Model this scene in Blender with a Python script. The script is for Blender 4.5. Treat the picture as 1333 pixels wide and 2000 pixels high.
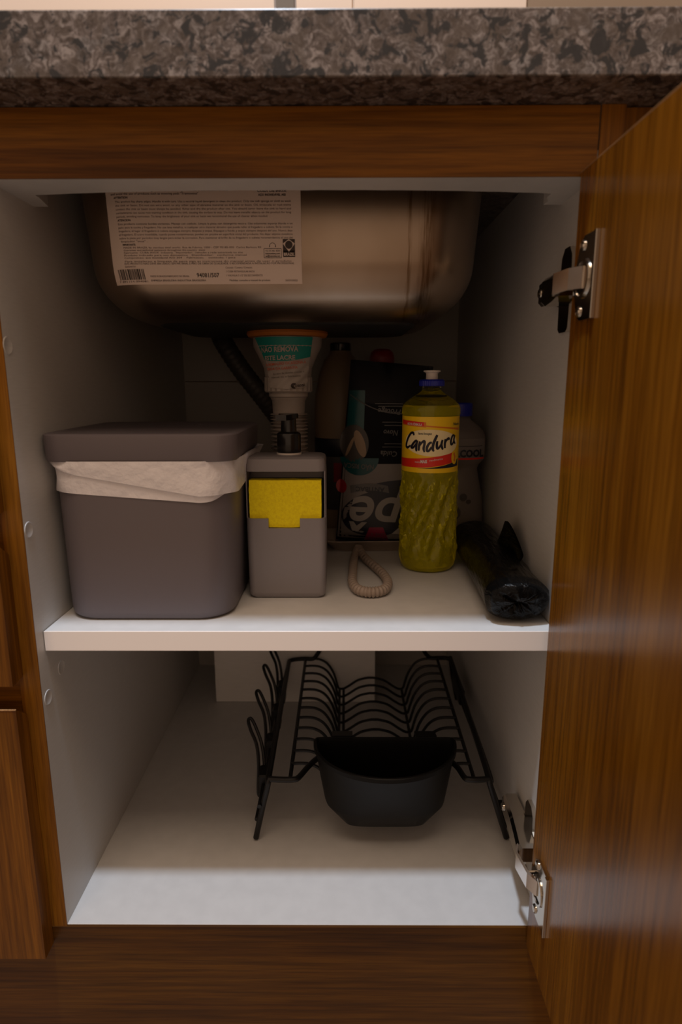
import bpy, bmesh, math, random
from mathutils import Vector, Matrix
from math import sin, cos, pi, sqrt, atan2, radians
random.seed(7)
for o in list(bpy.data.objects): bpy.data.objects.remove(o)
SC = bpy.context.scene
COL = SC.collection

# ------------------------------------------------------------ camera, light, exposure
cam = bpy.data.cameras.new('camera'); camo = bpy.data.objects.new('camera', cam); COL.objects.link(camo)
R_ = Vector((1.0, .0053, -.0022)); U_ = Vector((.001, .2069, .9784)); F_ = Vector((-.0057, .9783, -.2069))
camo.matrix_world = Matrix(((R_.x, U_.x, -F_.x, .2709), (R_.y, U_.y, -F_.y, -.5101), (R_.z, U_.z, -F_.z, .5181), (0, 0, 0, 1)))
cam.sensor_fit = 'VERTICAL'; cam.sensor_height = 36; cam.lens = 1217.29 / 2000 * 36
cam.clip_start = .01
cam.dof.use_dof = True; cam.dof.focus_distance = .66; cam.dof.aperture_fstop = 5.0
SC.camera = camo

wd = bpy.data.worlds.new('room_light'); SC.world = wd; wd.use_nodes = True
bg = wd.node_tree.nodes['Background']; bg.inputs[0].default_value = (1.0, .68, .46, 1); bg.inputs[1].default_value = .49

def lamp(name, loc, size, power, color, aim=None, size_y=None):
    l = bpy.data.lights.new(name, 'AREA'); l.energy = power; l.color = color
    l.shape = 'DISK' if size_y is None else 'RECTANGLE'; l.size = size
    if size_y: l.size_y = size_y
    o = bpy.data.objects.new(name, l); COL.objects.link(o); o.location = loc
    if aim: o.rotation_euler = (Vector(aim) - Vector(loc)).to_track_quat('-Z', 'Y').to_euler()
    return o
lamp('ceiling_lamp', (.06, -.40, 2.45), .14, 33, (.84, .98, 1.17))
lamp('overhead_fill', (.20, -.86, 2.50), 1.5, 18, (1.0, .75, .55), size_y=.7)  # added warm fill for shelf edge and floor front, like a lit ceiling
lamp('under_cabinet_lamp', (.15, .40, 1.31), .7, .42, (1.0, .70, .42), size_y=.04)

vs = SC.view_settings
SC.display_settings.display_device = 'sRGB'
vs.view_transform = 'Standard'; vs.look = 'None'; vs.gamma = 1; vs.use_curve_mapping = False; vs.exposure = 0

# ------------------------------------------------------------ materials
def new_mat(name):
    m = bpy.data.materials.new(name); m.use_nodes = True
    nt = m.node_tree; b = nt.nodes['Principled BSDF']
    return m, nt, b
def nd(nt, typ, **kw):
    n = nt.nodes.new(typ)
    for k, v in kw.items():
        if k in n.inputs.keys(): n.inputs[k].default_value = v
        else: setattr(n, k, v)
    return n
def coords(nt, scale=(1, 1, 1), loc=(0, 0, 0), rot=(0, 0, 0)):
    t = nt.nodes.new('ShaderNodeTexCoord'); m = nt.nodes.new('ShaderNodeMapping')
    m.inputs['Scale'].default_value = scale; m.inputs['Location'].default_value = loc; m.inputs['Rotation'].default_value = rot
    nt.links.new(t.outputs['Object'], m.inputs['Vector']); return m.outputs['Vector']
def ramp(nt, fac, stops):
    r = nt.nodes.new('ShaderNodeValToRGB'); e = r.color_ramp.elements
    while len(e) < len(stops): e.new(.5)
    for i, (p, c) in enumerate(stops): e[i].position = p; e[i].color = (*c, 1)
    nt.links.new(fac, r.inputs[0]); return r.outputs[0]
def bump(nt, b, h, strength=.2, dist=.001):
    n = nd(nt, 'ShaderNodeBump', Strength=strength, Distance=dist)
    nt.links.new(h, n.inputs['Height']); nt.links.new(n.outputs[0], b.inputs['Normal'])
def mixc(nt, fac, a, bb, mode='MIX'):
    n = nt.nodes.new('ShaderNodeMix'); n.data_type = 'RGBA'; n.blend_type = mode
    for i, v in ((0, fac), (6, a), (7, bb)):
        if hasattr(v, 'node'): nt.links.new(v, n.inputs[i])
        elif i == 0: n.inputs[0].default_value = v
        else: n.inputs[i].default_value = (*v, 1)
    return n.outputs[2]
def plain(name, col, rough=.5, metal=0, nscale=0, nstr=.1, var=.0, spec=.5, dist=.001):
    m, nt, b = new_mat(name)
    b.inputs['Base Color'].default_value = (*col, 1); b.inputs['Roughness'].default_value = rough; b.inputs['Metallic'].default_value = metal
    b.inputs['Specular IOR Level'].default_value = spec
    if nscale:
        v = coords(nt); n = nd(nt, 'ShaderNodeTexNoise', Scale=nscale, Detail=4.0); nt.links.new(v, n.inputs['Vector'])
        bump(nt, b, n.outputs['Fac'], nstr, dist)
        if var:
            c = ramp(nt, n.outputs['Fac'], [(.3, tuple(x * (1 - var) for x in col)), (.7, tuple(min(1, x * (1 + var)) for x in col))])
            nt.links.new(c, b.inputs['Base Color'])
    return m
def wood(name, axis, dark, mid, light, seed=0, rough=.36, spec=.2):
    m, nt, b = new_mat(name); b.inputs['Specular IOR Level'].default_value = spec
    def sc(a, o): s = [a, a, a]; s['xyz'.index(axis)] = o; return tuple(s)
    v1 = coords(nt, sc(26, 1.6), loc=(seed, seed * 2, seed * 3)); v2 = coords(nt, sc(260, 7), loc=(seed, 0, seed)); v3 = coords(nt, sc(900, 30))
    n1 = nd(nt, 'ShaderNodeTexNoise', Scale=1.0, Detail=3.0, Distortion=.6); nt.links.new(v1, n1.inputs['Vector'])
    n2 = nd(nt, 'ShaderNodeTexNoise', Scale=1.0, Detail=3.0); nt.links.new(v2, n2.inputs['Vector'])
    n3 = nd(nt, 'ShaderNodeTexNoise', Scale=1.0, Detail=1.0); nt.links.new(v3, n3.inputs['Vector'])
    c1 = ramp(nt, n1.outputs['Fac'], [(.30, dark), (.48, mid), (.72, light)])
    g = ramp(nt, n2.outputs['Fac'], [(.32, (.42, .38, .34)), (.6, (1, 1, 1))])
    c = mixc(nt, .75, c1, g, 'MULTIPLY')
    g3 = ramp(nt, n3.outputs['Fac'], [(.35, (.6, .56, .5)), (.6, (1, 1, 1))])
    c = mixc(nt, .5, c, g3, 'MULTIPLY')
    nt.links.new(c, b.inputs['Base Color']); b.inputs['Roughness'].default_value = rough
    bump(nt, b, n3.outputs['Fac'], .10, .0006)
    return m
WD, WM, WL = (.105, .034, .0022), (.205, .075, .0052), (.285, .115, .010)
wood_x = wood('wood_grain_across', 'x', WD, WM, WL, 0)
wood_x_shade = wood('wood_grain_across_shade', 'x', *[tuple(.46 * q for q in c) for c in (WD, WM, WL)], 5.3)  # same wood darkened: shade on the bottom rail put into its colour
wood_z = wood('wood_grain_upright', 'z', WD, WM, WL, 2.1)
wood_door = wood('wood_grain_door', 'z', WD, WM, WL, 3.7, rough=.2, spec=.5)
wood_edge = wood('wood_edge_band', 'y', (.3, .15, .06), (.45, .25, .11), (.55, .33, .16), 1)

def laminate(name, col):
    m, nt, b = new_mat(name)
    v = coords(nt, (60, 60, 700)); n = nd(nt, 'ShaderNodeTexNoise', Scale=1.0, Detail=3.0); nt.links.new(v, n.inputs['Vector'])
    c = ramp(nt, n.outputs['Fac'], [(.35, tuple(x * .95 for x in col)), (.65, col)])
    nt.links.new(c, b.inputs['Base Color']); b.inputs['Roughness'].default_value = .42
    bump(nt, b, n.outputs['Fac'], .06, .0004); return m
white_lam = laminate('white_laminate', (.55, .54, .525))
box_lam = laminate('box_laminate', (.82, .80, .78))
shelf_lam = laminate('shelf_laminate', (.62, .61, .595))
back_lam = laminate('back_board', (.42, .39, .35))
edge_lam = plain('white_edge_band', (.94, .88, .83), .35)

def granite():
    m, nt, b = new_mat('granite')
    v = coords(nt)
    n0 = nd(nt, 'ShaderNodeTexNoise', Scale=70.0, Detail=3.0); nt.links.new(v, n0.inputs['Vector'])
    add = nt.nodes.new('ShaderNodeVectorMath'); add.operation = 'MULTIPLY_ADD'
    nt.links.new(n0.outputs['Color'], add.inputs[0]); add.inputs[1].default_value = (.012, .012, .012); nt.links.new(v, add.inputs[2])
    n1 = nd(nt, 'ShaderNodeTexNoise', Scale=160.0, Detail=9.0, Roughness=.66, Distortion=1.3); nt.links.new(add.outputs[0], n1.inputs['Vector'])
    n2 = nd(nt, 'ShaderNodeTexNoise', Scale=75.0, Detail=3.0); nt.links.new(v, n2.inputs['Vector'])
    vo = nd(nt, 'ShaderNodeTexVoronoi', Scale=75.0, Randomness=1.0); nt.links.new(add.outputs[0], vo.inputs['Vector'])
    sep = nt.nodes.new('ShaderNodeSeparateColor'); nt.links.new(vo.outputs['Color'], sep.inputs[0])
    c = ramp(nt, n1.outputs['Fac'], [(.30, (.030, .024, .021)), (.42, (.075, .058, .049)), (.51, (.135, .112, .102)), (.61, (.28, .245, .225))])
    g = ramp(nt, sep.outputs[0], [(.0, (.62, .58, .55)), (.5, (1, .97, .95)), (1, (.75, .78, .8))])
    c = mixc(nt, .8, c, g, 'MULTIPLY')
    brn = ramp(nt, n2.outputs['Fac'], [(.50, (0, 0, 0)), (.62, (.65, .65, .65))])
    c = mixc(nt, brn, c, (.085, .064, .050))
    n3 = nd(nt, 'ShaderNodeTexNoise', Scale=95.0, Detail=7.0, Roughness=.6, Distortion=.8); nt.links.new(coords(nt, loc=(3, 1, 2)), n3.inputs['Vector'])
    blk = ramp(nt, n3.outputs['Fac'], [(.525, (0, 0, 0)), (.575, (.95, .95, .95))])
    c = mixc(nt, blk, c, (.017, .018, .020))
    nt.links.new(c, b.inputs['Base Color']); b.inputs['Roughness'].default_value = .3
    return m
M_granite = granite()

def steel():
    m, nt, b = new_mat('brushed_steel')
    v = coords(nt, (6, 6, 420)); n = nd(nt, 'ShaderNodeTexNoise', Scale=1.0, Detail=2.0); nt.links.new(v, n.inputs['Vector'])
    n2 = nd(nt, 'ShaderNodeTexNoise', Scale=9.0, Detail=3.0); nt.links.new(coords(nt, (1.4, 1, .8)), n2.inputs['Vector'])
    c = ramp(nt, n2.outputs['Fac'], [(.3, (.29, .215, .155)), (.65, (.38, .30, .235))])
    # dried drips running down the right of the bowl's front
    xyz = nt.nodes.new('ShaderNodeSeparateXYZ'); nt.links.new(coords(nt), xyz.inputs[0])
    n3 = nd(nt, 'ShaderNodeTexNoise', Scale=1.0, Detail=3.0); nt.links.new(coords(nt, (420, 60, 28)), n3.inputs['Vector'])
    def near(x0, w):
        d = nt.nodes.new('ShaderNodeMath'); d.operation = 'SUBTRACT'; nt.links.new(xyz.outputs[0], d.inputs[0]); d.inputs[1].default_value = x0
        a = nt.nodes.new('ShaderNodeMath'); a.operation = 'ABSOLUTE'; nt.links.new(d.outputs[0], a.inputs[0])
        mr = nt.nodes.new('ShaderNodeMapRange'); nt.links.new(a.outputs[0], mr.inputs[0]); mr.inputs[1].default_value = w; mr.inputs[2].default_value = w * .3; return mr.outputs[0]
    k = nt.nodes.new('ShaderNodeMath'); k.operation = 'MAXIMUM'; nt.links.new(near(.3455, .009), k.inputs[0]); nt.links.new(near(.329, .003), k.inputs[1])
    st = ramp(nt, n3.outputs['Fac'], [(.42, (0, 0, 0)), (.60, (.85, .85, .85))])
    k2 = nt.nodes.new('ShaderNodeMath'); k2.operation = 'MULTIPLY'; nt.links.new(k.outputs[0], k2.inputs[0]); nt.links.new(st, k2.inputs[1])
    c = mixc(nt, k2.outputs[0], c, (.16, .10, .055))
    nt.links.new(c, b.inputs['Base Color']); b.inputs['Metallic'].default_value = 1; b.inputs['Roughness'].default_value = .30
    bump(nt, b, n.outputs['Fac'], .02, .0003); return m
M_steel = steel()
M_chrome2 = plain('bright_chrome', (.95, .90, .86), .16, 1)
M_faucet = plain('faucet_chrome', (.42, .47, .55), .08, 1)
M_chrome = plain('chrome', (.62, .58, .52), .12, 1)
M_black_under = plain('black_sound_coating', (.012, .011, .010), .55, 0, 200, .3)
M_bin = plain('taupe_plastic', (.134, .115, .126), .5, 0, 900, .06)
M_lid = plain('taupe_lid_plastic', (.126, .107, .118), .45, 0, 900, .06)
M_bag = plain('white_bin_liner', (.80, .78, .82), .38, 0, 75, .7, dist=.004)
M_disp = plain('grey_dispenser_plastic', (.240, .218, .226), .45, 0, 900, .05)
M_blk = plain('black_plastic', (.010, .009, .009), .22)
M_blkwire = plain('black_wire_coating', (.005, .0045, .0045), .42, spec=.35)
M_cup = plain('black_cup_plastic', (.006, .006, .006), .45, 0, 500, .05, spec=.15)
M_white_pl = plain('white_plastic', (.70, .63, .57), .4)
M_blue = plain('blue_cap_plastic', (.012, .018, .32), .35)
M_orange = plain('orange_gasket', (.42, .13, .012), .5)
M_teal = plain('teal_print', (.005, .22, .19), .45)
M_dkteal = plain('dark_teal_print', (.003, .065, .072), .4)
M_paper = plain('label_paper', (.66, .54, .47), .55)
M_ink = plain('brown_black_ink', (.035, .022, .018), .6)
M_inkfine = plain('fine_print_ink', (.10, .06, .05), .6)
M_red = plain('red_print', (.75, .025, .010), .45)
M_redink = plain('orange_red_ink', (.55, .10, .04), .5)
M_wht = plain('white_print', (.72, .68, .64), .45)
M_grey = plain('grey_print', (.38, .35, .33), .45)
M_navy = plain('navy_print', (.008, .008, .018), .4)
M_lblyel = plain('yellow_label', (.95, .60, .006), .4)
M_cream = plain('cream_label', (.95, .80, .45), .4)
M_orr = plain('orange_print', (.75, .20, .01), .4)
M_magenta = plain('magenta_print', (.26, .012, .05), .4)
M_drainpl = plain('drain_plastic', (.36, .31, .275), .4)
M_seal_w = plain('seal_white_print', (.40, .35, .315), .5)
M_pw = plain('pack_white_print', (.30, .275, .255), .4)
M_pg = plain('pack_grey_print', (.105, .098, .094), .4)
M_dkgrey = plain('dark_grey', (.055, .047, .042), .5)
M_creampl = plain('cream_bottle_plastic', (.29, .20, .125), .45)
M_redcap = plain('dark_red_cap', (.30, .006, .014), .4)
M_alcl = plain('alcohol_label', (.20, .175, .165), .4)
M_alc = plain('frosted_bottle_plastic', (.16, .135, .125), .35)
M_tray = plain('beige_rubber', (.31, .245, .20), .55, 0, 400, .1)
M_seal = plain('silicone', (.03, .03, .03), .5)
M_wall = plain('peach_paint', (.72, .55, .40), .6)
M_tile = plain('beige_tile', (.66, .51, .39), .35)
M_tile2 = plain('brown_beige_tile', (.22, .15, .095), .35)
M_floor = plain('brown_floor', (.36, .29, .225), .4, 0, 8, .02, .2)

def sponge_mat():
    m, nt, b = new_mat('yellow_sponge_foam')
    v = coords(nt); vo = nd(nt, 'ShaderNodeTexVoronoi', Scale=900.0); nt.links.new(v, vo.inputs['Vector'])
    n = nd(nt, 'ShaderNodeTexNoise', Scale=380.0, Detail=5.0, Roughness=.7); nt.links.new(v, n.inputs['Vector'])
    c = ramp(nt, n.outputs['Fac'], [(.3, (.84, .64, .001)), (.6, (.98, .80, .002))])
    nt.links.new(c, b.inputs['Base Color']); b.inputs['Roughness'].default_value = .85
    bump(nt, b, n.outputs['Fac'], .6, .0012); return m
M_sponge = sponge_mat()
M_scour = plain('green_scouring_pad', (.02, .03, .015), .9, 0, 900, .8, .4)

def bagroll_mat():
    m, nt, b = new_mat('black_bag_film')
    b.inputs['Base Color'].default_value = (.003, .003, .003, 1); b.inputs['Roughness'].default_value = .28; b.inputs['Specular IOR Level'].default_value = .16
    v = coords(nt, (1.5, .35, 1.5)); n = nd(nt, 'ShaderNodeTexNoise', Scale=70.0, Detail=3.0, Distortion=1.2); nt.links.new(v, n.inputs['Vector'])
    bump(nt, b, n.outputs['Fac'], .55, .006); return m
M_roll = bagroll_mat()

def liquid_mat():
    m, nt, b = new_mat('yellow_detergent')
    b.inputs['Base Color'].default_value = (.95, .86, .015, 1); b.inputs['Roughness'].default_value = .04
    b.inputs['Transmission Weight'].default_value = .74; b.inputs['IOR'].default_value = 1.35
    return m
M_liquid = liquid_mat()
def clear_mat(name, col, rough, ior, tr=1.0):
    m, nt, b = new_mat(name)
    b.inputs['Base Color'].default_value = (*col, 1); b.inputs['Roughness'].default_value = rough
    b.inputs['Transmission Weight'].default_value = tr; b.inputs['IOR'].default_value = ior; return m
M_pet = clear_mat('clear_bottle_plastic', (.97, .96, .85), .04, 1.12)
def film_mat():
    m, nt, b = new_mat('clear_wrinkled_film')
    b.inputs['Base Color'].default_value = (.2, .2, .2, 1); b.inputs['Roughness'].default_value = .18; b.inputs['Alpha'].default_value = .06; b.inputs['Specular IOR Level'].default_value = .8
    v = coords(nt, (1, 1, 2.2)); n = nd(nt, 'ShaderNodeTexNoise', Scale=60.0, Detail=3.0, Distortion=1.0); nt.links.new(v, n.inputs['Vector'])
    bump(nt, b, n.outputs['Fac'], .8, .006); return m
M_film = film_mat()
def pack_mat():
    m, nt, b = new_mat('black_print_film')
    b.inputs['Base Color'].default_value = (.006, .006, .008, 1); b.inputs['Roughness'].default_value = .45; b.inputs['Specular IOR Level'].default_value = .07
    v = coords(nt); n = nd(nt, 'ShaderNodeTexNoise', Scale=45.0, Detail=2.0); nt.links.new(v, n.inputs['Vector'])
    bump(nt, b, n.outputs['Fac'], .3, .004); return m
M_pack = pack_mat()

# ------------------------------------------------------------ object helpers
ROOT = {}
def thing(name, label, cat, loc, group=None, kind=None):
    o = bpy.data.objects.new(name, None); COL.objects.link(o); o.location = loc; o.empty_display_size = .02
    ROOT[o] = Matrix.Translation(loc)
    if label: o['label'] = label
    if cat: o['category'] = cat
    if group: o['group'] = group
    if kind: o['kind'] = kind
    return o
class MB:
    def __init__(s): s.v = []; s.f = []
    def add(s, vs_, fs): k = len(s.v); s.v += [tuple(p) for p in vs_]; s.f += [tuple(i + k for i in f) for f in fs]; return s
    def box(s, x0, x1, y0, y1, z0, z1, bev=0, seg=2):
        bm = bmesh.new(); bmesh.ops.create_cube(bm, size=1)
        for v in bm.verts: v.co = ((x0 + x1) / 2 + v.co.x * (x1 - x0), (y0 + y1) / 2 + v.co.y * (y1 - y0), (z0 + z1) / 2 + v.co.z * (z1 - z0))
        if bev: bmesh.ops.bevel(bm, geom=bm.edges[:], offset=bev, segments=seg, profile=.5, affect='EDGES')
        bm.verts.index_update(); s.add([v.co[:] for v in bm.verts], [[v.index for v in f.verts] for f in bm.faces]); bm.free(); return s
    def loft(s, rings, cap0=True, cap1=True, close=True):
        n = len(rings[0]); k = len(s.v)
        for r in rings: s.v += [tuple(p) for p in r]
        for i in range(len(rings) - 1):
            for j in range(n if close else n - 1):
                a = k + i * n + j; b_ = k + i * n + (j + 1) % n
                s.f.append((a, b_, b_ + n, a + n))
        if cap0: s.f.append(tuple(range(k + n - 1, k - 1, -1)))
        if cap1: e = k + (len(rings) - 1) * n; s.f.append(tuple(range(e, e + n)))
        return s
    def lathe(s, cx, cy, prof, n=40, cap0=True, cap1=True):
        return s.loft([[(cx + r * cos(2 * pi * j / n), cy + r * sin(2 * pi * j / n), z) for j in range(n)] for r, z in prof], cap0, cap1)
    def tube(s, pts, r, n=8, closed=False, rf=None):
        pts = [Vector(p) for p in pts]; m = len(pts); rings = []; up = None
        for i, p in enumerate(pts):
            a = pts[(i - 1) % m] if (closed or i > 0) else p; b_ = pts[(i + 1) % m] if (closed or i < m - 1) else p
            t = (b_ - a).normalized()
            if up is None: up = t.orthogonal().normalized()
            up = (up - t * up.dot(t)).normalized(); w = t.cross(up)
            rr_ = rf(i / (m - 1)) if rf else r
            rings.append([p + (up * cos(2 * pi * j / n) + w * sin(2 * pi * j / n)) * rr_ for j in range(n)])
        if closed: rings.append(rings[0])
        return s.loft(rings, not closed, not closed)
    def grid(s, fn, nu, nv):
        k = len(s.v)
        for i in range(nu + 1):
            for j in range(nv + 1): s.v.append(tuple(fn(i / nu, j / nv)))
        for i in range(nu):
            for j in range(nv): a = k + i * (nv + 1) + j; s.f.append((a, a + nv + 1, a + nv + 2, a + 1))
        return s
    def prism(s, poly, axis, a0, a1):
        """poly: 2-D points in the two other axes, extruded along axis"""
        def P(u, w, t): return {'x': (t, u, w), 'y': (u, t, w), 'z': (u, w, t)}[axis]
        return s.loft([[P(u, w, a0) for u, w in poly], [P(u, w, a1) for u, w in poly]])
    def build(s, name, mat, parent=None, smooth=True, ang=.7, kind=None, label=None, fix=True):
        me = bpy.data.meshes.new(name); me.from_pydata(s.v, [], s.f)
        if fix:
            bm = bmesh.new(); bm.from_mesh(me); bmesh.ops.recalc_face_normals(bm, faces=bm.faces[:]); bm.to_mesh(me); bm.free()
        if smooth:
            me.polygons.foreach_set('use_smooth', [True] * len(me.polygons)); me.set_sharp_from_angle(angle=ang)
        me.materials.append(mat); me.update()
        o = bpy.data.objects.new(name, me); COL.objects.link(o)
        if parent is not None:
            o.parent = parent
            if parent in ROOT: o.matrix_parent_inverse = ROOT[parent].inverted()
        if kind: o['kind'] = kind
        if label: o['label'] = label
        return o
def rr(cx, cy, z, hw, hd, r, n=6):
    r = min(r, hw - 1e-5, hd - 1e-5); out = []
    for qx, qy, a0 in ((1, 1, 0), (-1, 1, pi / 2), (-1, -1, pi), (1, -1, 1.5 * pi)):
        for i in range(n + 1):
            a = a0 + pi / 2 * i / n
            out.append((cx + qx * (hw - r) + r * cos(a), cy + qy * (hd - r) + r * sin(a), z))
    return out
def smooth_path(pts, k=6, closed=False):
    P = [Vector(p) for p in pts]; n = len(P); out = []
    for i in range(n if closed else n - 1):
        g = (lambda q: P[q % n]) if closed else (lambda q: P[max(0, min(n - 1, q))])
        p0, p1, p2, p3 = g(i - 1), g(i), g(i + 1), g(i + 2)
        for j in range(k):
            t = j / k
            out.append(.5 * ((2 * p1) + (p2 - p0) * t + (2 * p0 - 5 * p1 + 4 * p2 - p3) * t * t + (3 * p1 - p0 - 3 * p2 + p3) * t ** 3))
    if not closed: out.append(P[-1])
    return out
# flat print: text meshes and patches, laid on a surface through mp(u, v) -> point
def text2d(txt, size, bold=0, shear=0, align='CENTER', res=2):
    c = bpy.data.curves.new('t', 'FONT'); c.body = txt; c.size = size; c.offset = bold * size; c.shear = shear; c.align_x = align; c.align_y = 'CENTER'; c.resolution_u = res
    c.fill_mode = 'FRONT' if c.dimensions == '2D' else c.fill_mode
    o = bpy.data.objects.new('t', c); COL.objects.link(o); bpy.context.view_layer.update()
    me = bpy.data.meshes.new_from_object(o)
    V = [(v.co.x, v.co.y) for v in me.vertices]; Fc = [tuple(p.vertices) for p in me.polygons]
    bpy.data.objects.remove(o); bpy.data.meshes.remove(me); bpy.data.curves.remove(c); return V, Fc
def put_text(mb, txt, size, u, v, mp, bold=0, shear=0, rot=0, align='CENTER', width=None, sx=1, res=2):
    V, Fc = text2d(txt, size, bold, shear, align, res)
    if not V: return mb
    if res >= 8:    # large letters: cut into small pieces so that they follow the curved surface
        bm = bmesh.new(); bv = [bm.verts.new((x, y, 0)) for x, y in V]
        for f in Fc:
            try: bm.faces.new([bv[i] for i in f])
            except ValueError: pass
        bmesh.ops.triangulate(bm, faces=bm.faces[:])
        for _ in range(4):
            es = [e for e in bm.edges if e.calc_length() > size * .07]
            if not es: break
            bmesh.ops.subdivide_edges(bm, edges=es, cuts=1); bmesh.ops.triangulate(bm, faces=bm.faces[:])
        bm.verts.index_update(); V = [(v.co.x, v.co.y) for v in bm.verts]; Fc = [tuple(v.index for v in f.verts) for f in bm.faces]; bm.free()
    if width:
        w = max(p[0] for p in V) - min(p[0] for p in V); sx = width / w
    ca, sa = cos(rot), sin(rot)
    return mb.add([mp(u + (x * sx) * ca - y * sa, v + (x * sx) * sa + y * ca) for x, y in V], Fc)
def ellipse(mb, u, v, a, b, mp, rot=0, n=36, rings=5, a0=0, a1=2 * pi):
    def fn(i, j):
        t = a0 + (a1 - a0) * i; x = a * j * cos(t); y = b * j * sin(t)
        return mp(u + x * cos(rot) - y * sin(rot), v + x * sin(rot) + y * cos(rot))
    return mb.grid(fn, n, rings)
def band(mb, lo, hi, u0, u1, mp, nu=24, nv=4):
    """area between curves lo(u) and hi(u)"""
    return mb.grid(lambda i, j: mp(u0 + (u1 - u0) * i, lo(u0 + (u1 - u0) * i) * (1 - j) + hi(u0 + (u1 - u0) * i) * j), nu, nv)
def stroke(mb, pts, w, mp, k=6):
    """brush stroke: pts (u, v, relative width)"""
    P = smooth_path([(p[0], p[1], p[2]) for p in pts], k); n = len(P); q = []
    for i in range(n):
        a, b_ = P[max(0, i - 1)], P[min(n - 1, i + 1)]; d = Vector((b_.x - a.x, b_.y - a.y)).normalized(); h = w * P[i].z / 2
        q.append((P[i].x - d.y * h, P[i].y + d.x * h, P[i].x + d.y * h, P[i].y - d.x * h))
    return mb.grid(lambda i, j: mp(*(q[round(i * (n - 1))][:2] if j < .5 else q[round(i * (n - 1))][2:])), n - 1, 1)

W, H, D = .46, .6668, .5662
ZS = .2983

# ------------------------------------------------------------ setting
def structure(name, mb, mat, **kw):
    o = mb.build(name, mat, None, False); o['kind'] = 'structure'; return o
structure('floor', MB().box(-5, 5, -6, .62, -.18, -.16), M_floor)
wall = structure('wall_back', MB().box(-1.6, 1.8, .604, .70, -.16, 2.5), M_wall)
for i in range(-4, 5):
    for k in range(4):
        x0, x1 = (-1.6, -1.335, -.795, -.32, .2849, .5549, 1.09, 1.63, 1.8)[i + 4:i + 6] if i < 4 else (0, 0); z0 = .757 + k * .40
        if x1 > x0: MB().box(x0 + .0012, x1 - .0012, .598, .606, z0 + .0012, z0 + .3988, .001, 1).build('tile', M_tile2 if i == 1 else M_tile, wall, False)

# ------------------------------------------------------------ base cabinet
cab = thing('sink_cabinet', 'brown wood sink cabinet with white inside and one open door', 'cabinet', (.23, .28, -.16))
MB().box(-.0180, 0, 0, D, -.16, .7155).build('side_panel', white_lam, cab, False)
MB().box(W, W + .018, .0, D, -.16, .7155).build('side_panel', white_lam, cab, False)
MB().box(-.0182, -.0, -.0012, .0002, -.003, .6668, .0003, 1).build('edge_band', wood_z, cab, False, label='brown wood edge of the left side panel')
MB().box(W, W + .0182, -.0012, .0002, -.003, .7155, .0003, 1).build('edge_band', wood_z, cab, False, label='brown wood edge of the right side panel')
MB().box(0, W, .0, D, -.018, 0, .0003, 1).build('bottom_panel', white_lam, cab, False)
MB().box(0, W, D, D + .008, -.16, .5155).build('back_panel', back_lam, cab, False)
MB().box(0, W, D, D + .008, .5170, .7155).build('back_panel', back_lam, cab, False)
shf = MB().box(.0006, W - .0006, .0139, .47, ZS - .0187, ZS, .0004, 1).build('shelf', shelf_lam, cab, False)
MB().box(.0006, W - .0006, .0130, .0140, ZS - .0187, ZS + .0001, .0003, 1).build('edge_band', edge_lam, shf, False, label='bright edge band along the shelf front')
MB().box(-1.0, W - .001, -.0014, .0002, H, .7150, .0003, 1).box(0, W - .001, .0002, .018, H + .0182, .7150).build('top_rail', wood_x, cab, False)
MB().box(-1.0, W + .6, -.0016, .016, -.155, -.0008, .0008, 1).build('bottom_rail', wood_x_shade, cab, False)
# notched white stretcher over the opening, rough saw cut round the sink
up = [(0.0, .0003), (W, .0003), (W, .0759), (.4440, .0759), (.4452, .066), (.4402, .0535)]
xs = [.4402 + (.0178 - .4402) * i / 40 for i in range(41)]
def cut(x):
    t = (x - .235) / .21
    return .0305 + .0125 * max(0, t) ** 2.4 + .010 * max(0, -t) ** 3 + .0006 * sin(x * 310) * sin(x * 97)
up += [(x, cut(x)) for x in xs] + [(.0178, .0475), (.0125, .0759), (0, .0759)]
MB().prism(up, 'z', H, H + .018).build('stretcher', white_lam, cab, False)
for y, z in ((.0064, .5459), (.0078, .3932), (.0405, .2504), (.0100, .2355)):
    prof = [(.0072, 0), (.0071, .0004), (.0064, .0007), (.0060, .0005), (.0, .0005)]
    MB().loft([[(h, y + r * cos(2 * pi * j / 28), z + r * sin(2 * pi * j / 28)) for j in range(28)] for r, h in prof], False, False).build('screw_cap', white_lam, cab, True, .9)
# door, standing open at a right angle
XD, YH = .4469, -.0035
door = MB().box(XD, XD + .018, YH - .46, YH, -.0193, .6686, .0008, 1).build('door', wood_door, cab, False)
MB().box(XD + .0003, XD + .0177, YH - .4595, YH - .0005, .6685, .6694, .0002, 1).build('edge_band', wood_edge, door, False)

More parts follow.
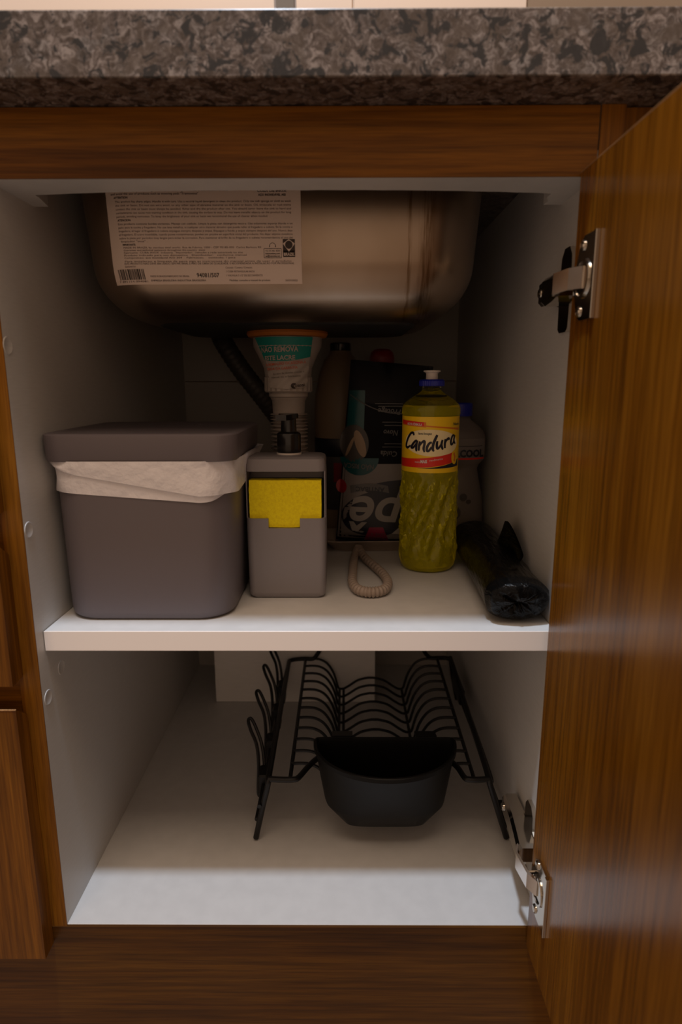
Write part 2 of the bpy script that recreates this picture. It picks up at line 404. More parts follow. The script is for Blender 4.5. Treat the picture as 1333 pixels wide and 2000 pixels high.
def screw(mb, x, y, z, r=.0042):
    prof = [(r, 0), (r, .0008), (r * .75, .0016), (r * .3, .0012), (.0001, .0010)]
    return mb.loft([[(x - h, y + q * cos(2 * pi * j / 14), z + q * sin(2 * pi * j / 14)) for j in range(14)] for q, h in prof], False, True)
def hinge(zc, ya):
    # mounting plate on the side panel
    pl = [(.020, -.010), (.028, -.012), (.029, -.031), (.033, -.034), (.049, -.034), (.053, -.031), (.054, -.012), (.062, -.010),
          (.062, .010), (.054, .012), (.053, .027), (.047, .034), (.035, .034), (.029, .027), (.028, .012), (.020, .010)]
    h = MB().prism([(y, zc + z) for y, z in pl], 'x', W - .004, W).build('hinge', M_chrome, cab, False, label='shiny steel hinge with mounting plate on the side panel')
    # arm: a channel with a raised back, slotted screw heads
    a = MB()
    sec = lambda y, w, x: [(W - .003, y, zc - w), (x + .003, y, zc - w), (x, y, zc - w + .003), (x, y, zc + w - .003), (x + .003, y, zc + w), (W - .003, y, zc + w)]
    a.loft([sec(.068 + ya, .0095, W - .0165), sec(.065 + ya, .0105, W - .0185), sec(.054, .0110, W - .0195), sec(.050, .0115, W - .0200), sec(.030, .0105, W - .0215), sec(.016, .0085, W - .0225), sec(.011, .0076, W - .021)])
    a.build('hinge_arm', M_chrome, h, False)
    for y in (.059 + ya, .042): screw(MB(), W - .0190, y, zc, .0042).build('screw', M_chrome, h, True)
    # link from the arm to the cup
    P = [(W - .0225, .016), (W - .0262, .004), (XD - .0095, -.020), (XD - .0030, -.030)]
    lk = MB()
    lk.loft([[(x, y, zc - .0078), (x + .0022, y + .0020, zc - .0078), (x + .0022, y + .0020, zc + .0078), (x, y, zc + .0078)] for x, y in P])
    lk.build('hinge_link', M_chrome2, h, False)
    lk2 = MB().box(XD - .0075, XD + .001, -.016, -.006, zc - .0062, zc + .0062, .001, 1)
    lk2.build('hinge_link', M_chrome, h, False)
    # cup flange on the door
    fl = MB().loft([[(x, y, z) for (y, z, _) in [(-.0295 + q[0] - 0, zc - .0010 + q[1], 0) for q in
          ((-.0175, -.0295), (.002, -.0295), (.010, -.024), (.0135, -.012), (.0175, -.010), (.0175, .010), (.0135, .012), (.010, .024), (.002, .0295), (-.0175, .0295))]] for x in (XD + .0002, XD - .0022)])
    fl.box(XD - .0030, XD, -.0515, -.0468, zc - .0305, zc + .0285, .0003, 1)
    fl.build('cup_flange', M_chrome, h, False)
    cp = MB(); cp.loft([[(XD - x, -.029 + r * cos(2 * pi * j / 24), zc - .001 + r * sin(2 * pi * j / 24)) for j in range(24)] for r, x in ((.0140, .0022), (.0142, .0036), (.0120, .0036), (.0115, .0026))], False, False)
    cp.build('hinge_cup', M_chrome, h, True)
    for q in (-.024, .022): screw(MB(), XD - .0022, -.0265, zc + q, .0040).build('screw', M_chrome, h, True)
hinge(.5912, .0); hinge(.0690, .022)

# ------------------------------------------------------------ drawer cabinet on the left
drw = thing('drawer_cabinet', 'brown wood drawer cabinet at the left edge beside the open sink cabinet', 'cabinet', (-.25, .25, -.16))
MB().box(-.52, -.0185, .0025, .55, .0002, .7150).build('body', wood_x, drw, False)
MB().box(-.52, -.0185, .020, .55, -.16, -.0002).build('plinth', wood_x, drw, False)
for z0, z1 in ((-.0200, .2395), (.2613, .3880), (.4100, .6640)):
    fr = MB(); x1, x0 = -.0140, -.50
    prof = [(-.0195, z0), (-.0195, z1), (-.0024, z1 - .0135), (-.0024, z0 + .001)]
    fr.loft([[(x, y, z) for y, z in prof] for x in (x0, x1)])
    d = fr.build('drawer', wood_z, drw, False)
    MB().box(x0, x1, -.0199, -.0188, z1 - .0007, z1 + .0002).build('edge_band', wood_edge, d, False)

# neighbour cabinet to the right of the door
nb = thing('wall_side_cabinet', 'brown wood cabinet behind the open door on the right', 'cabinet', (.75, .25, -.16))
MB().box(.4800, 1.05, .004, .55, .0002, .7150).build('body', wood_z, nb, False)
MB().box(.4800, 1.05, .020, .55, -.16, -.0002).build('plinth', wood_z, nb, False)
MB().box(.4860, 1.04, -.016, .003, -.0193, .6950, .001, 1).build('door', wood_z, nb, False)

# ------------------------------------------------------------ countertop, sink, faucet
ct = MB()
ct.box(-1.0, 1.4, -.045, .078, .7155, .7555, .0009, 2)
ct.box(-1.0, 1.4, .402, .604, .7155, .7552); ct.box(-1.0, .016, .077, .403, .7155, .7552); ct.box(.408, 1.4, .077, .403, .7155, .7552)
o = ct.build('countertop', M_granite, None, False); o['label'] = 'thick grey speckled granite countertop over the cabinets'; o['category'] = 'countertop'

SX, SY, SHW, SHD, ZB, ZT, RF = .2115, .240, .193, .160, .5745, .7150, .050
def inset(z):
    dr = .075 * (ZT - z); dz = z - ZB
    if dz >= RF: return dr
    return dr + RF - sqrt(max(0, RF * RF - (RF - dz) ** 2))
def crn(z): return max(.012, .062 - inset(z) * .35)
def front_y(x, z):
    i = inset(z); hw, hd, r = SHW - i, SHD - i, crn(z); e = abs(x - SX) - (hw - r)
    y = SY - hd
    return y if e <= 0 else y + r - sqrt(max(0, r * r - min(e, r) ** 2))
snk = thing('sink', 'stainless steel sink bowl hanging under the granite with a paper label', 'sink', (SX, SY, ZB))
zl = [ZB + RF * (1 - cos(pi / 2 * i / 12)) for i in range(13)] + [ZB + RF + (ZT - ZB - RF) * i / 5 for i in range(1, 6)]
outer = [rr(SX, SY, z, SHW - inset(z), SHD - inset(z), crn(z), 10) for z in zl]
mb = MB().loft(outer, True, False)
inner = [[(SX + (x - SX) * .994, SY + (y - SY) * .994, z + .0015) for x, y, z in r] for r in outer[:-1]] + [[(SX + (x - SX) * .994, SY + (y - SY) * .994, ZT) for x, y, z in outer[-1]]]
mb.loft(inner, True, False)
mb.loft([[(SX + (x - SX) * .994, SY + (y - SY) * .994, ZT) for x, y, z in outer[-1]], rr(SX, SY, ZT, SHW + .014, SHD + .014, .006, 10)], False, False)
mb.build('bowl', M_steel, snk, True, .9, fix=False)
cz = ZB - .0006
mb = MB()
mb.loft([rr(SX, SY, cz - .0012, .128, .095, .03, 6), rr(SX, SY, cz - .001, .132, .099, .034, 6), rr(SX, SY, cz + .0008, .134, .101, .036, 6)])
mb.build('underside_coating', M_black_under, snk, True, label='black coating on the bottom of the bowl')
# paper label on the front of the bowl
LX0, LX1, LZ0, LZ1 = .0595, .2325, .6045, .7000
def on_sink(off): return lambda x, z: (x, front_y(x, z) - off, z)
lab = MB(); N1, N2 = 28, 16
lab.grid(lambda i, j: on_sink(.0006)(LX0 + (LX1 - LX0) * i, LZ0 + (LZ1 - LZ0) * j), N1, N2)
lab = lab.build('label_sticker', M_paper, snk, True, label='off-white paper label full of fine print and a barcode')
mps = on_sink(.00085)
LW = LX1 - LX0
fine = MB(); inkb = MB()
def line(mb, txt, fx, z, size, fw=None, align='LEFT', bold=0):
    put_text(mb, txt, size, LX0 + fx * LW, z, mps, bold=bold, align=align, width=None if fw is None else fw * LW)
zpx = lambda v: LZ0 + (555 - v) * (.0780 / 180)
rows = [(378, .03, 'necessary to empty. The usage of suitable cleaning materials is the recommended', .60, 1),
        (384, .03, 'and avoid the use of products such as scouring pads "Tramontina"', .45, 1)]
body1 = ['This product has sharp edges. Handle it with care. Use a neutral liquid detergent to clean the product. Only use soft sponge or cloth to wash',
         'the sink or basin. Do not use wire wool, or any other type of abrasive material on the sink or basin. Oil, limescale or rust stains',
         'contact the sink or basin must always be avoided. Rinse and dry the product after use. You should never leave the sink to hard and',
         'contaminants can cause rust staining condition in the sink, causing the surface to stay. Do not leave metallic objects on the product for long',
         'periods, avoiding corrosion. To keep the brightness of your sink or basin we recommend the use of cleaner when needed.']
body2 = ['Este producto contiene bordes cortantes. Maneje con cuidado. Limpie la pieza con detergente neutro. Use solamente esponja blanda o un',
         'paño para la cocina y fregadero. No use lana metalica, ni cualquier otro material abrasivo que pueda rallar el fregadero o cubeta. En la cocina o',
         'fregadero, el lugar el fregadero o cubeta enjuague siempre despues y seque. Enjuague a fondo y seque siempre despues del uso. Nunca deje',
         'el fregadero. El acero inoxidable, cuando posee contaminantes, pueden ser picados en superficie inicial del producto. No dejar objetos metalicos',
         'sobre la pieza por periodos muy largos para evitar la corrosion. Para mantener el brillo de su fregadero o cubeta recomendamos el uso del']
for v, fx, t, w, b in rows: line(inkb, t, fx, zpx(v), .0024, w, bold=.01)
line(inkb, 'ATTENTION', .045, zpx(391), .0024, .075, bold=.03)
for i, t in enumerate(body1): line(inkb if i == 0 else fine, t, .05, zpx(398.5 + 6.9 * i), .0024, .90 if i < 4 else .78)
line(inkb, 'ATENCION', .055, zpx(433), .0024, .07, bold=.03)
for i, t in enumerate(body2): line(inkb if i == 0 else fine, t, .055, zpx(440 + 6.7 * i), .0024, .90)
line(fine, 'limpiador "inox" .', .062, zpx(473), .0024, .14)
line(inkb, 'IMPORTANTE:', .07, zpx(479.5), .0022, .07, bold=.03)
for i, (t, w) in enumerate([('MADE IN BRAZIL by stainless steel works  Rua da Fabrica, 1000 - CEP 95185-000  Carlos Barbosa RS', .74), ('Guarantee and technical assistance throughout the country  www', .44),
        ('Fabricante  CUBA INOX  industria   Importador:  consulte a rede autorizada no site', .64), ('Produto indicado para uso domestico   Distribuidor:   conforme manual', .66),
        ('Composicao: aco inoxidavel AISI 304    Fabricacao:    conteudo: 1 peca', .60), ('Para instalacao e limpeza da peca siga as instrucoes do manual antes de usar o produto', .90)]):
    line(fine, t, .072, zpx(485 + 4.9 * i + (2 if i == 5 else 0)), .0021, w * .97)
line(inkb, 'ESTE PRODUTO NAO DEVE SER USADO SEM MATERIAL E MAO DE OBRA DE QUALIDADE. E RECOMENDADA A INSTALACAO POR PROFISSIONAL', .07, zpx(516), .0022, .89)
line(fine, 'GARANTIA', .07, zpx(521.5), .0020, .06)
line(fine, 'MADE IN BRAZIL/FABRICADO NO BRASIL', .20, zpx(540), .0021, .205)
line(inkb, 'EMPRESA BRASILEIRA INDUSTRIA BRASILEIRA', .20, zpx(548), .0021, .29)
line(inkb, '94081/507', .445, zpx(538.5), .0050, .118, bold=.012)
line(fine, 'Conteúdo / Contents / Conteúdo:', .60, zpx(524), .0022, .14)
line(fine, '1 CUBA RETANGULAR INOX', .60, zpx(531.5), .0022, .15)
line(fine, '1 VALVULA 3 1/2" DE ESCOAMENTO', .60, zpx(539), .0022, .19)
line(inkb, 'Medidas: consulte o manual do produto', .615, zpx(548), .0021, .215)
line(fine, '2003100022', .91, zpx(548.5), .0021, .065)
line(inkb, 'INDUSTRIA BRASILEIRA', .72, zpx(373), .0026, .25, bold=.03); line(inkb, 'CUBA DE INOX', .78, zpx(380), .0024, .15, bold=.03); line(inkb, 'AÇO INOXIDÁVEL AISI', .785, zpx(387), .0024, .14, bold=.03)
# barcode
x = LX0 + .030 * LW; xe = LX0 + .170 * LW
random.seed(4)
bar = MB()
while x < xe:
    w = random.choice((.0004, .0004, .0007, .0010, .0014)); g = random.choice((.0004, .0005, .0009))
    za, zb_ = zpx(546), zpx(526)
    bar.grid(lambda i, j, x=x, w=w: mps(x + w * i + .0008 * j * -1, za + (zb_ - za) * j), 1, 3); x += w + g
bar.build('barcode', M_ink, lab, False, fix=False)
line(fine, '7 891114 094081', .022, zpx(549.5), .0022, .16)
# emblem: black square, white diamond, black ball
em = MB(); ex, ez, es = LX0 + .935 * LW, zpx(482), .0054
em.grid(lambda i, j: mps(ex - es + 2 * es * i, ez - es * 1.0 + 2 * es * j), 4, 4)
em.grid(lambda i, j: mps(ex - es + 2 * es * i, ez - es * 1.75 + es * 1.0 * j), 4, 2)
em.build('emblem', M_ink, lab, False, fix=False)
mpe = on_sink(.0010); mpe2 = on_sink(.00115)
e2 = MB(); e2.add([mpe(ex - es, ez + .3 * es), mpe(ex, ez - es * .95), mpe(ex + es, ez + .3 * es), mpe(ex, ez + es * 1.0)], [(0, 1, 2, 3)])
put_text(e2, 'BRAZIL', .0034, ex, ez - es * 1.36, mpe, bold=.03, width=es * 1.75)
e2.build('emblem', M_paper, lab, False, fix=False)
e3 = MB(); ellipse(e3, ex, ez + .12 * es, es * .62, es * .62, mpe2); e3.build('emblem', M_ink, lab, False, fix=False)
# framed phone box
bx0, bx1, bz0, bz1 = LX0 + .805 * LW, LX0 + .895 * LW, zpx(505.5), zpx(487.5)
fb = MB()
for (a, b_) in (((bx0, bz0), (bx1, bz0)), ((bx1, bz0), (bx1, bz1)), ((bx1, bz1), (bx0, bz1)), ((bx0, bz1), (bx0, bz0))):
    stroke(fb, [(a[0], a[1], 1), ((a[0] + b_[0]) / 2, (a[1] + b_[1]) / 2, 1), (b_[0], b_[1], 1)], .00035, mps, 2)
hx, hz = (bx0 + bx1) / 2, bz1 + .0012
stroke(fb, [(hx - .0026, hz, 1.4), (hx - .0024, hz + .002, .7), (hx, hz + .0036, .6), (hx + .0024, hz + .002, .7), (hx + .0026, hz, 1.4)], .0006, mps, 4)
put_text(fb, '+55 54 3461 8200', .0022, hx, zpx(492), mps, width=.0132); put_text(fb, 'tramontina.com', .0022, hx, zpx(497), mps, bold=.02, width=.0132); put_text(fb, 'sac@tramontina.com', .0022, hx, zpx(502), mps, bold=.02, width=.0130)
fb.build('phone_box', M_ink, lab, False, fix=False)
inkb.build('lettering', M_ink, lab, False, fix=False); fine.build('lettering', M_inkfine, lab, False, fix=False)

fa = thing('faucet', 'chrome kitchen faucet standing on the granite behind the counter edge', 'faucet', (.191, .46, .7552))
MB().lathe(.191, .46, [(.027, .7552), (.027, .760), (.022, .765), (.0165, .775), (.0155, .80), (.0155, 1.12), (.0165, 1.125), (.0165, 1.135), (.012, 1.14)]).build('column', M_faucet, fa)
MB().tube(smooth_path([(.191, .46, 1.13), (.191, .455, 1.20), (.191, .41, 1.255), (.191, .35, 1.25), (.191, .32, 1.20), (.191, .317, 1.16)], 8), .0105, 14).build('spout', M_faucet, fa)
MB().tube([(.204, .46, .80), (.222, .46, .803), (.252, .45, .815)], .006, 10).build('lever', M_faucet, fa)

# ------------------------------------------------------------ drain under the sink
DX, DY = .2048, .240
dr = thing('sink_drain', 'white corrugated drain pipe with a teal seal label under the sink', 'drain pipe', (DX, DY, .33))
MB().lathe(DX, DY, [(.040, .5728), (.0465, .5726), (.0470, .5700), (.0450, .5668), (.036, .5655)], 48).build('gasket', M_orange, dr, label='orange gasket ring')
MB().lathe(DX, DY, [(.040, .5660), (.0395, .556), (.034, .545), (.0282, .532), (.0268, .520), (.0268, .5190)], 48).build('drain_body', M_drainpl, dr)
nut = MB(); nseg = 24
def knurl(r, z): return [(DX + (r + (.0008 if j % 2 else 0)) * cos(2 * pi * j / (2 * nseg)), DY + (r + (.0008 if j % 2 else 0)) * sin(2 * pi * j / (2 * nseg)), z) for j in range(2 * nseg)]
nut.loft([knurl(.0262, .5225), knurl(.0274, .5215), knurl(.0274, .5060), knurl(.0262, .5045)])
nut.build('nut', M_drainpl, dr, True, .3)
cor = [(.0232, .5050), (.0232, .4995), (.0215, .4985), (.0205, .4955), (.0196, .4945), (.0190, .4800)]
path = smooth_path([(DX, DY, .4815), (DX, DY, .46), (DX, DY, .43), (DX, DY + .002, .405), (DX - .001, DY + .018, .375), (DX - .004, DY + .06, .352), (DX - .012, DY + .14, .345), (DX - .018, DY + .322, .345)], 30)
tail = MB().lathe(DX, DY, cor, 36, True, True); tail.build('pipe_tail', M_drainpl, dr)
def corr(t):
    return .0186 + .0042 * max(0, sin(t * 2 * pi * 46)) ** .6 if t > .02 else .0186
MB().tube(path, .02, 26, rf=corr).build('corrugated_hose', M_drainpl, dr, True, 1.2)
# tape seal hanging from the sink, wrapped round the drain
def tape_r(z):  # radius of the tape at height z, loose towards the top
    t = (z - .517) / .049; return .0285 + .0122 * max(0, min(1, t)) ** 1.5
PX = 1.0 / 1655
def tape(off):
    def f(u, v):
        z = .5650 + (662 - v) * PX * .99
        u = u - 562; r = tape_r(z) + off
        a = max(-1.25, min(1.25, u * PX / r * (1.0)))
        ang = -pi / 2 + .10 + a - .0
        wr = .0007 * sin(u * .25 + v * .31) * max(0, min(1, (v - 690) / 30))
        return (DX + (r + wr) * cos(ang), DY + (r + wr) * sin(ang), z)
    return f
tl = lambda v: 488 + (v - 662) * .60 if v < 710 else 516.8 + (v - 710) * .12
tr_ = lambda v: 612 - (v - 662) * .12
def tpatch(mb, v0, v1f, off, nu=26, nv=10):
    fn = tape(off)
    def g(i, j):
        vt = v0(i) if callable(v0) else v0; vb = v1f(i)
        v = vt + (vb - vt) * j; return fn(tl(v) + (tr_(v) - tl(v)) * i, v)
    return mb.grid(g, nu, nv)
teal_low = lambda i: 704 + 4 * sin(i * pi) - 7 * i
seal = tpatch(MB(), 662, lambda i: 757 - 7 * abs(i - .45), .0006, 40, 24).build('seal_tape', M_seal_w, dr, True, 1.2, label='teal and white warranty seal tape', fix=False)
tpatch(MB(), 662, teal_low, .0022, 40, 16).build('seal_band', M_teal, seal, True, 1.2, fix=False)
tt = MB(); t2 = MB(); t3 = MB()
mt = tape(.0030); mpt = lambda u, v: mt(u, -v)
put_text(tt, 'NÃO REMOVA', 13, 543, -684.5, mpt, bold=.03, width=75, rot=.02)
put_text(tt, 'ESTE LACRE', 11, 544, -699.5, mpt, bold=.03, width=61, rot=.02)
put_text(t2, 'A REMOÇÃO OCASIONA A', 7, 556, -709.5, mpt, bold=.01, width=82, rot=.07); put_text(t2, 'PERDA DA GARANTIA', 7, 548, -718.5, mpt, bold=.01, width=62, rot=.06)
put_text(t3, 'Em caso de dúvidas consulte o', 5, 562, -726.5, mpt, width=62, rot=.08); put_text(t3, 'manual ou o fabricante', 5, 556, -733.5, mpt, width=58, rot=.06)
put_text(t3, 'censi', 9, 584, -749.5, mpt, bold=.02, width=19, rot=.1)
stroke(t3, [(575, -747, .6), (570, -748, 1.2), (568, -751, 1.2), (571, -754, .9), (575, -755, .4)], 4, mpt, 4)
tt.build('lettering', M_seal_w, seal, False, fix=False); t2.build('lettering', M_redink, seal, False, fix=False); t3.build('lettering', M_ink, seal, False, fix=False)
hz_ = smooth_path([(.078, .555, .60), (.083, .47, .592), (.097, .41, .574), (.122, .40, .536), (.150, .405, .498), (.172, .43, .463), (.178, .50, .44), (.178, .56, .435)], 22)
o = MB().tube(hz_, .014, 16, rf=lambda t: .0135 + .0006 * sin(t * 2 * pi * 46)).build('slanting_tube', M_dkgrey, None, True, 1.2)  # dark tube laid along the slanting dark band behind the drain
o['label'] = 'dark tube slanting down behind the white drain pipe'; o['category'] = 'hose'

# ------------------------------------------------------------ pipe box on the cabinet floor
pb = thing('pipe_box', 'plain white boxed cover standing on the cabinet floor against the back', 'box', (.19, .49, 0))
MB().box(.0592, .3202, .4285, .4405, .0002, .2750, .0006, 1).build('front_board', box_lam, pb, False)
MB().box(.0592, .0712, .4407, D - .001, .0002, .2750).build('side_board', box_lam, pb, False)
MB().box(.3082, .3202, .4407, D - .001, .0002, .2750).build('side_board', box_lam, pb, False)

# ------------------------------------------------------------ waste bin
bn = thing('waste_bin', 'taupe plastic lidded waste bin with white bag folded over its rim', 'bin', (.09, .12, ZS))
def binsec(z, grow=0):
    t = (z - ZS) / .150; x0 = .0070 - .0022 * t - grow; x1 = .1650 + .0052 * t + grow; y0 = .0385 - .0025 * t - grow; y1 = .190 + .006 * t + grow
    return (x0 + x1) / 2, (y0 + y1) / 2, (x1 - x0) / 2, (y1 - y0) / 2
mb = MB(); rg = []
for z, ins in ((ZS + .0003, .0055), (ZS + .0012, .0025), (ZS + .0040, .0005), (ZS + .008, 0), (ZS + .05, 0), (ZS + .10, 0), (.4495, 0)):
    cx, cy, hw, hd = binsec(z); rg.append(rr(cx, cy, z, hw - ins, hd - ins, .030, 8))
mb.loft(rg).build('body', M_bin, bn, True, .6)
def lid_ring(z, g, r=.026): cx, cy, hw, hd = binsec(.449); return rr(cx + .0005, cy, z, hw + g, hd + g, max(.004, .016 + g), 10)
mb = MB()
mb.loft([lid_ring(.4482, .0010), lid_ring(.4482, .0026), lid_ring(.4500, .0034), lid_ring(.4690, .0044), lid_ring(.4712, .0042), lid_ring(.4722, .0030), lid_ring(.4728, .0005), lid_ring(.4722, -.004), lid_ring(.4716, -.010), lid_ring(.4722, -.05)])
lid = mb.build('lid', M_lid, bn, True, .5)
MB().lathe(.115, .165, [(.0018, .4718), (.0020, .4726), (.0010, .4729)], 12).build('lid_knob', M_lid, lid)
# liner folded over the rim: two layers, wavy hem
def liner(hem, off, top=.4488):
    mb = MB(); rings = []
    base = binsec(.44); n = 30
    ring0 = rr(*base[:2], 0, base[2], base[3], .030, n)
    for k in range(9):
        t = k / 8; ring = []
        for j, (x, y, _) in enumerate(ring0):
            z1 = hem(x, y); z = top + (z1 - top) * t
            cx, cy, hw, hd = binsec(z)
            a = atan2((y - cy) / hd, (x - cx) / hw)
            w = off + .0006 * sin(9 * a + 5 * t) * t + .0009 * sin(3.1 * a + 1.3) * (t * (1.3 - t)) + .0005 * sin(23 * a - 3 * t)
            if x > cx + hw * .8 and y > .150: w += .0075 * sin(pi * min(1, (y - .150) / .04)) * (1 - t) ** 1.5
            fx = (hw + w) / base[2]; fy = (hd + w) / base[3]
            ring.append((cx + (x - base[0]) * fx, cy + (y - base[1]) * fy, z))
        rings.append(ring)
    return mb.loft(rings, False, False)
def hem1(x, y):
    u = (x - .005) / .165
    return .4195 - .0075 * max(0, min(1, (u - .30) / .45)) + .0008 * sin(u * 21) + .010 * max(0, (u - .86) / .14) ** 2 * (y < .1) + (.006 if y > .1 else 0)
def hem2(x, y):
    u = (x - .005) / .165
    return min(.4470, .4470 - .030 * max(0, min(1, u / .52)) ** .9 + (.0075 if y > .1 else .001 * sin(u * 8)))
ln = liner(hem1, .0012).build('liner', M_bag, bn, True, 1.2, fix=False, label='white plastic bag hem')
liner(hem2, .0036).build('liner_fold', M_bag, ln, True, 1.2, fix=False)

# ------------------------------------------------------------ soap dispenser with sponge
dp = thing('soap_dispenser', 'grey soap dispenser with black pump and a sponge pocket on the shelf', 'soap dispenser', (.212, .127, ZS))
X0, X1, Y0, Y1 = .1722, .2518, .0985, .1540
CX, CY, HW, HD = (X0 + X1) / 2, (Y0 + Y1) / 2, (X1 - X0) / 2, (Y1 - Y0) / 2
mb = MB()
lw = [(ZS + .0002, .005), (ZS + .0010, .0025), (ZS + .0035, .0008), (ZS + .007, .0003), (.340, 0), (.3725, -.0002)]
mb.loft([rr(CX, CY, z, HW - i, HD - i, .007, 8) for z, i in lw])
# shoulders of the pocket either side of the notch
for xa, xb in ((X0, .1945), (.2262, X1)):
    s = -1 if xa == X0 else 1
    pts = [(xb if s < 0 else xa, Y0 + .0022), (xb if s < 0 else xa, Y0 - .0002)]
    ex = xa if s < 0 else xb
    pts += [(ex - s * .007 + s * .0072 * sin(t), Y0 + .007 - .0072 * cos(t)) for t in (0, .3, .6, .9, 1.2, 1.57)]
    pts += [(ex, Y0 + .020), (ex - s * .0022, Y0 + .020)] + [(ex - s * .007 + s * .005 * sin(t), Y0 + .007 - .005 * cos(t)) for t in (1.57, 1.2, .9, .6, .3, 0)]
    if s > 0: pts = pts[::-1]
    mb.prism(pts, 'z', .3722, .3826)
mb.loft([rr(CX, (.1240 + Y1) / 2, z, HW, (Y1 - .1240) / 2, .006, 6) for z in (.3720, .4300)])
for xa, xb in ((X0, X0 + .0012), (X1 - .0012, X1)): mb.box(xa, xb, Y0 + .0045, .126, .3822, .4300, .0003, 1)
mb.build('body', M_disp, dp, True, .5)
mb = MB()
mb.loft([rr(CX, CY, z, HW - i, HD - i, .0075, 8) for z, i in ((.4298, .0012), (.4300, .0002), (.4390, .0002), (.4420, .0012), (.4436, .0040), (.4442, .0090))])
mb.build('top', M_disp, dp, True, .5)
PXc, PYc = .2140, .1290
pm = MB().lathe(PXc, PYc, [(.0128, .4440), (.0128, .4458), (.0128, .4459)], 36).build('pump_ring', M_white_pl, dp)
pm = MB().lathe(PXc, PYc, [(.0119, .4458), (.0122, .4470), (.0122, .4640), (.0116, .4655), (.0092, .4668), (.0080, .4672), (.0076, .4800), (.0076, .4815)], 36).build('pump', M_blk, dp, True, .6)
hd_ = MB().lathe(PXc, PYc, [(.0086, .4800), (.0100, .4806), (.0102, .4838), (.0096, .4852)], 30)
hd_.loft([[(PXc + .0052 * c - t * .0055, PYc - .006 - t * .017, .4822 + s) for c, s in ((-1, -.0028), (1, -.0028), (1, .0026), (-1, .0026))] for t in (0, .5, 1)])
hd_.build('pump_head', M_blk, pm, True, .6)
sp = thing('sponge', 'yellow kitchen sponge standing in the pocket of the grey soap dispenser', 'sponge', (.2115, .11, .3728))
bm = bmesh.new(); bmesh.ops.create_cube(bm, size=1)
bmesh.ops.subdivide_edges(bm, edges=bm.edges[:], cuts=9, use_grid_fill=True)
mb = MB()
for v in bm.verts:
    n = .0006 * (random.random() - .5)
    v.co = (  .2116 + v.co.x * .0722 + n, .1086 + v.co.y * .0142 + n * .5, .3969 + v.co.z * .0478 + n)
bm.verts.index_update(); mb.add([v.co[:] for v in bm.verts], [[v.index for v in f.verts] for f in bm.faces]); bm.free()
mb.build('foam', M_sponge, sp, True, 1.2)
MB().box(.1749, .2492, .1160, .1232, .3730, .4205, .0008, 1).build('scouring_pad', M_scour, sp, False)

# ------------------------------------------------------------ yellow detergent bottle
BX, BY, BR = .3702, .2130, .0328
bt = thing('detergent_bottle', 'yellow dish detergent bottle with blue and white cap standing on the shelf', 'bottle', (BX, BY, ZS))
TH0 = atan2(-.5101 - BY, .2709 - BX)
NB = 96
def brad(z):
    P = [(ZS + .0003, .0255), (ZS + .0012, .0288), (ZS + .005, .0318), (ZS + .012, .0332), (ZS + .03, .0332), (.36, .0322), (.385, .0318), (.405, .0326), (.4145, .0330), (.4165, .0324), (.4785, .0324), (.4805, .0332), (.487, .0332), (.4905, .0318), (.4945, .0280), (.4985, .0222), (.5025, .0160), (.5055, .0118), (.5075, .0102), (.5110, .0100)]
    for (z0, r0), (z1, r1) in zip(P, P[1:]):
        if z <= z1: return r0 + (r1 - r0) * max(0, (z - z0) / (z1 - z0))
    return P[-1][1]
def relief(a, z):
    if not ZS + .008 < z < .412: return 0
    e = min(1, (z - ZS - .008) / .02, (.412 - z) / .015)
    t = (z - ZS) / .114
    ph = 13 * a + 2.6 * sin(t * 3.2 + 1.0) * 2.2
    return e * (.0013 * sin(ph) + .0009 * sin(7 * a - 55 * (z - ZS) * 3 + 1) + .0005 * sin(29 * a + 40 * t))
zb_l = [ZS + .0003, ZS + .0012, ZS + .003, ZS + .005, ZS + .008] + [ZS + .010 + .0025 * i for i in range(42)] + [.414, .4155, .4165, .43, .4475, .463, .4785, .4795, .4805, .484, .487, .489, .4905, .4925, .4945, .4965, .4985, .5005, .5025, .504, .5055, .5075, .511]
shell = MB().loft([[(BX + (brad(z) + relief(2 * pi * j / NB, z)) * cos(2 * pi * j / NB), BY + (brad(z) + relief(2 * pi * j / NB, z)) * sin(2 * pi * j / NB), z) for j in range(NB)] for z in zb_l], True, True)
shell.build('bottle_body', M_pet, bt, True, 1.0)
zq = [z for z in zb_l if z < .4915]; zq = [zq[0] + .0012] + zq[2:]
liq = MB().loft([[(BX + (brad(z) - .0009 + relief(2 * pi * j / NB, z) * 1.6) * cos(2 * pi * j / NB), BY + (brad(z) - .0009 + relief(2 * pi * j / NB, z) * 1.6) * sin(2 * pi * j / NB), z) for j in range(NB)] for z in zq], True, True)
liq.build('detergent', M_liquid, bt, True, 1.0, label='clear yellow liquid')
cp = MB(); ng = 40
def crib(r, z, d=.0004): return [(BX + (r + d * (j % 2)) * cos(pi * j / ng), BY + (r + d * (j % 2)) * sin(pi * j / ng), z) for j in range(2 * ng)]
cp.loft([crib(.0128, .5112), crib(.0140, .5118), crib(.0140, .5170), crib(.0126, .5186), crib(.0095, .5190)])
cp.build('cap', M_blue, bt, True, .5, label='blue screw cap')
MB().lathe(BX, BY, [(.0068, .5188), (.0066, .5248), (.0074, .5262), (.0096, .5272), (.0096, .5284), (.0088, .5288), (.004, .5284)], 32).build('push_pull_top', M_white_pl, bt, label='white push-pull nozzle')
nr = MB()
for k in range(3): nr.lathe(BX, BY, [(.0101, .5060 + .0017 * k), (.0110, .5064 + .0017 * k), (.0110, .5070 + .0017 * k), (.0101, .5074 + .0017 * k)], 32, False, False)
nr.build('neck_thread', M_pet, bt)
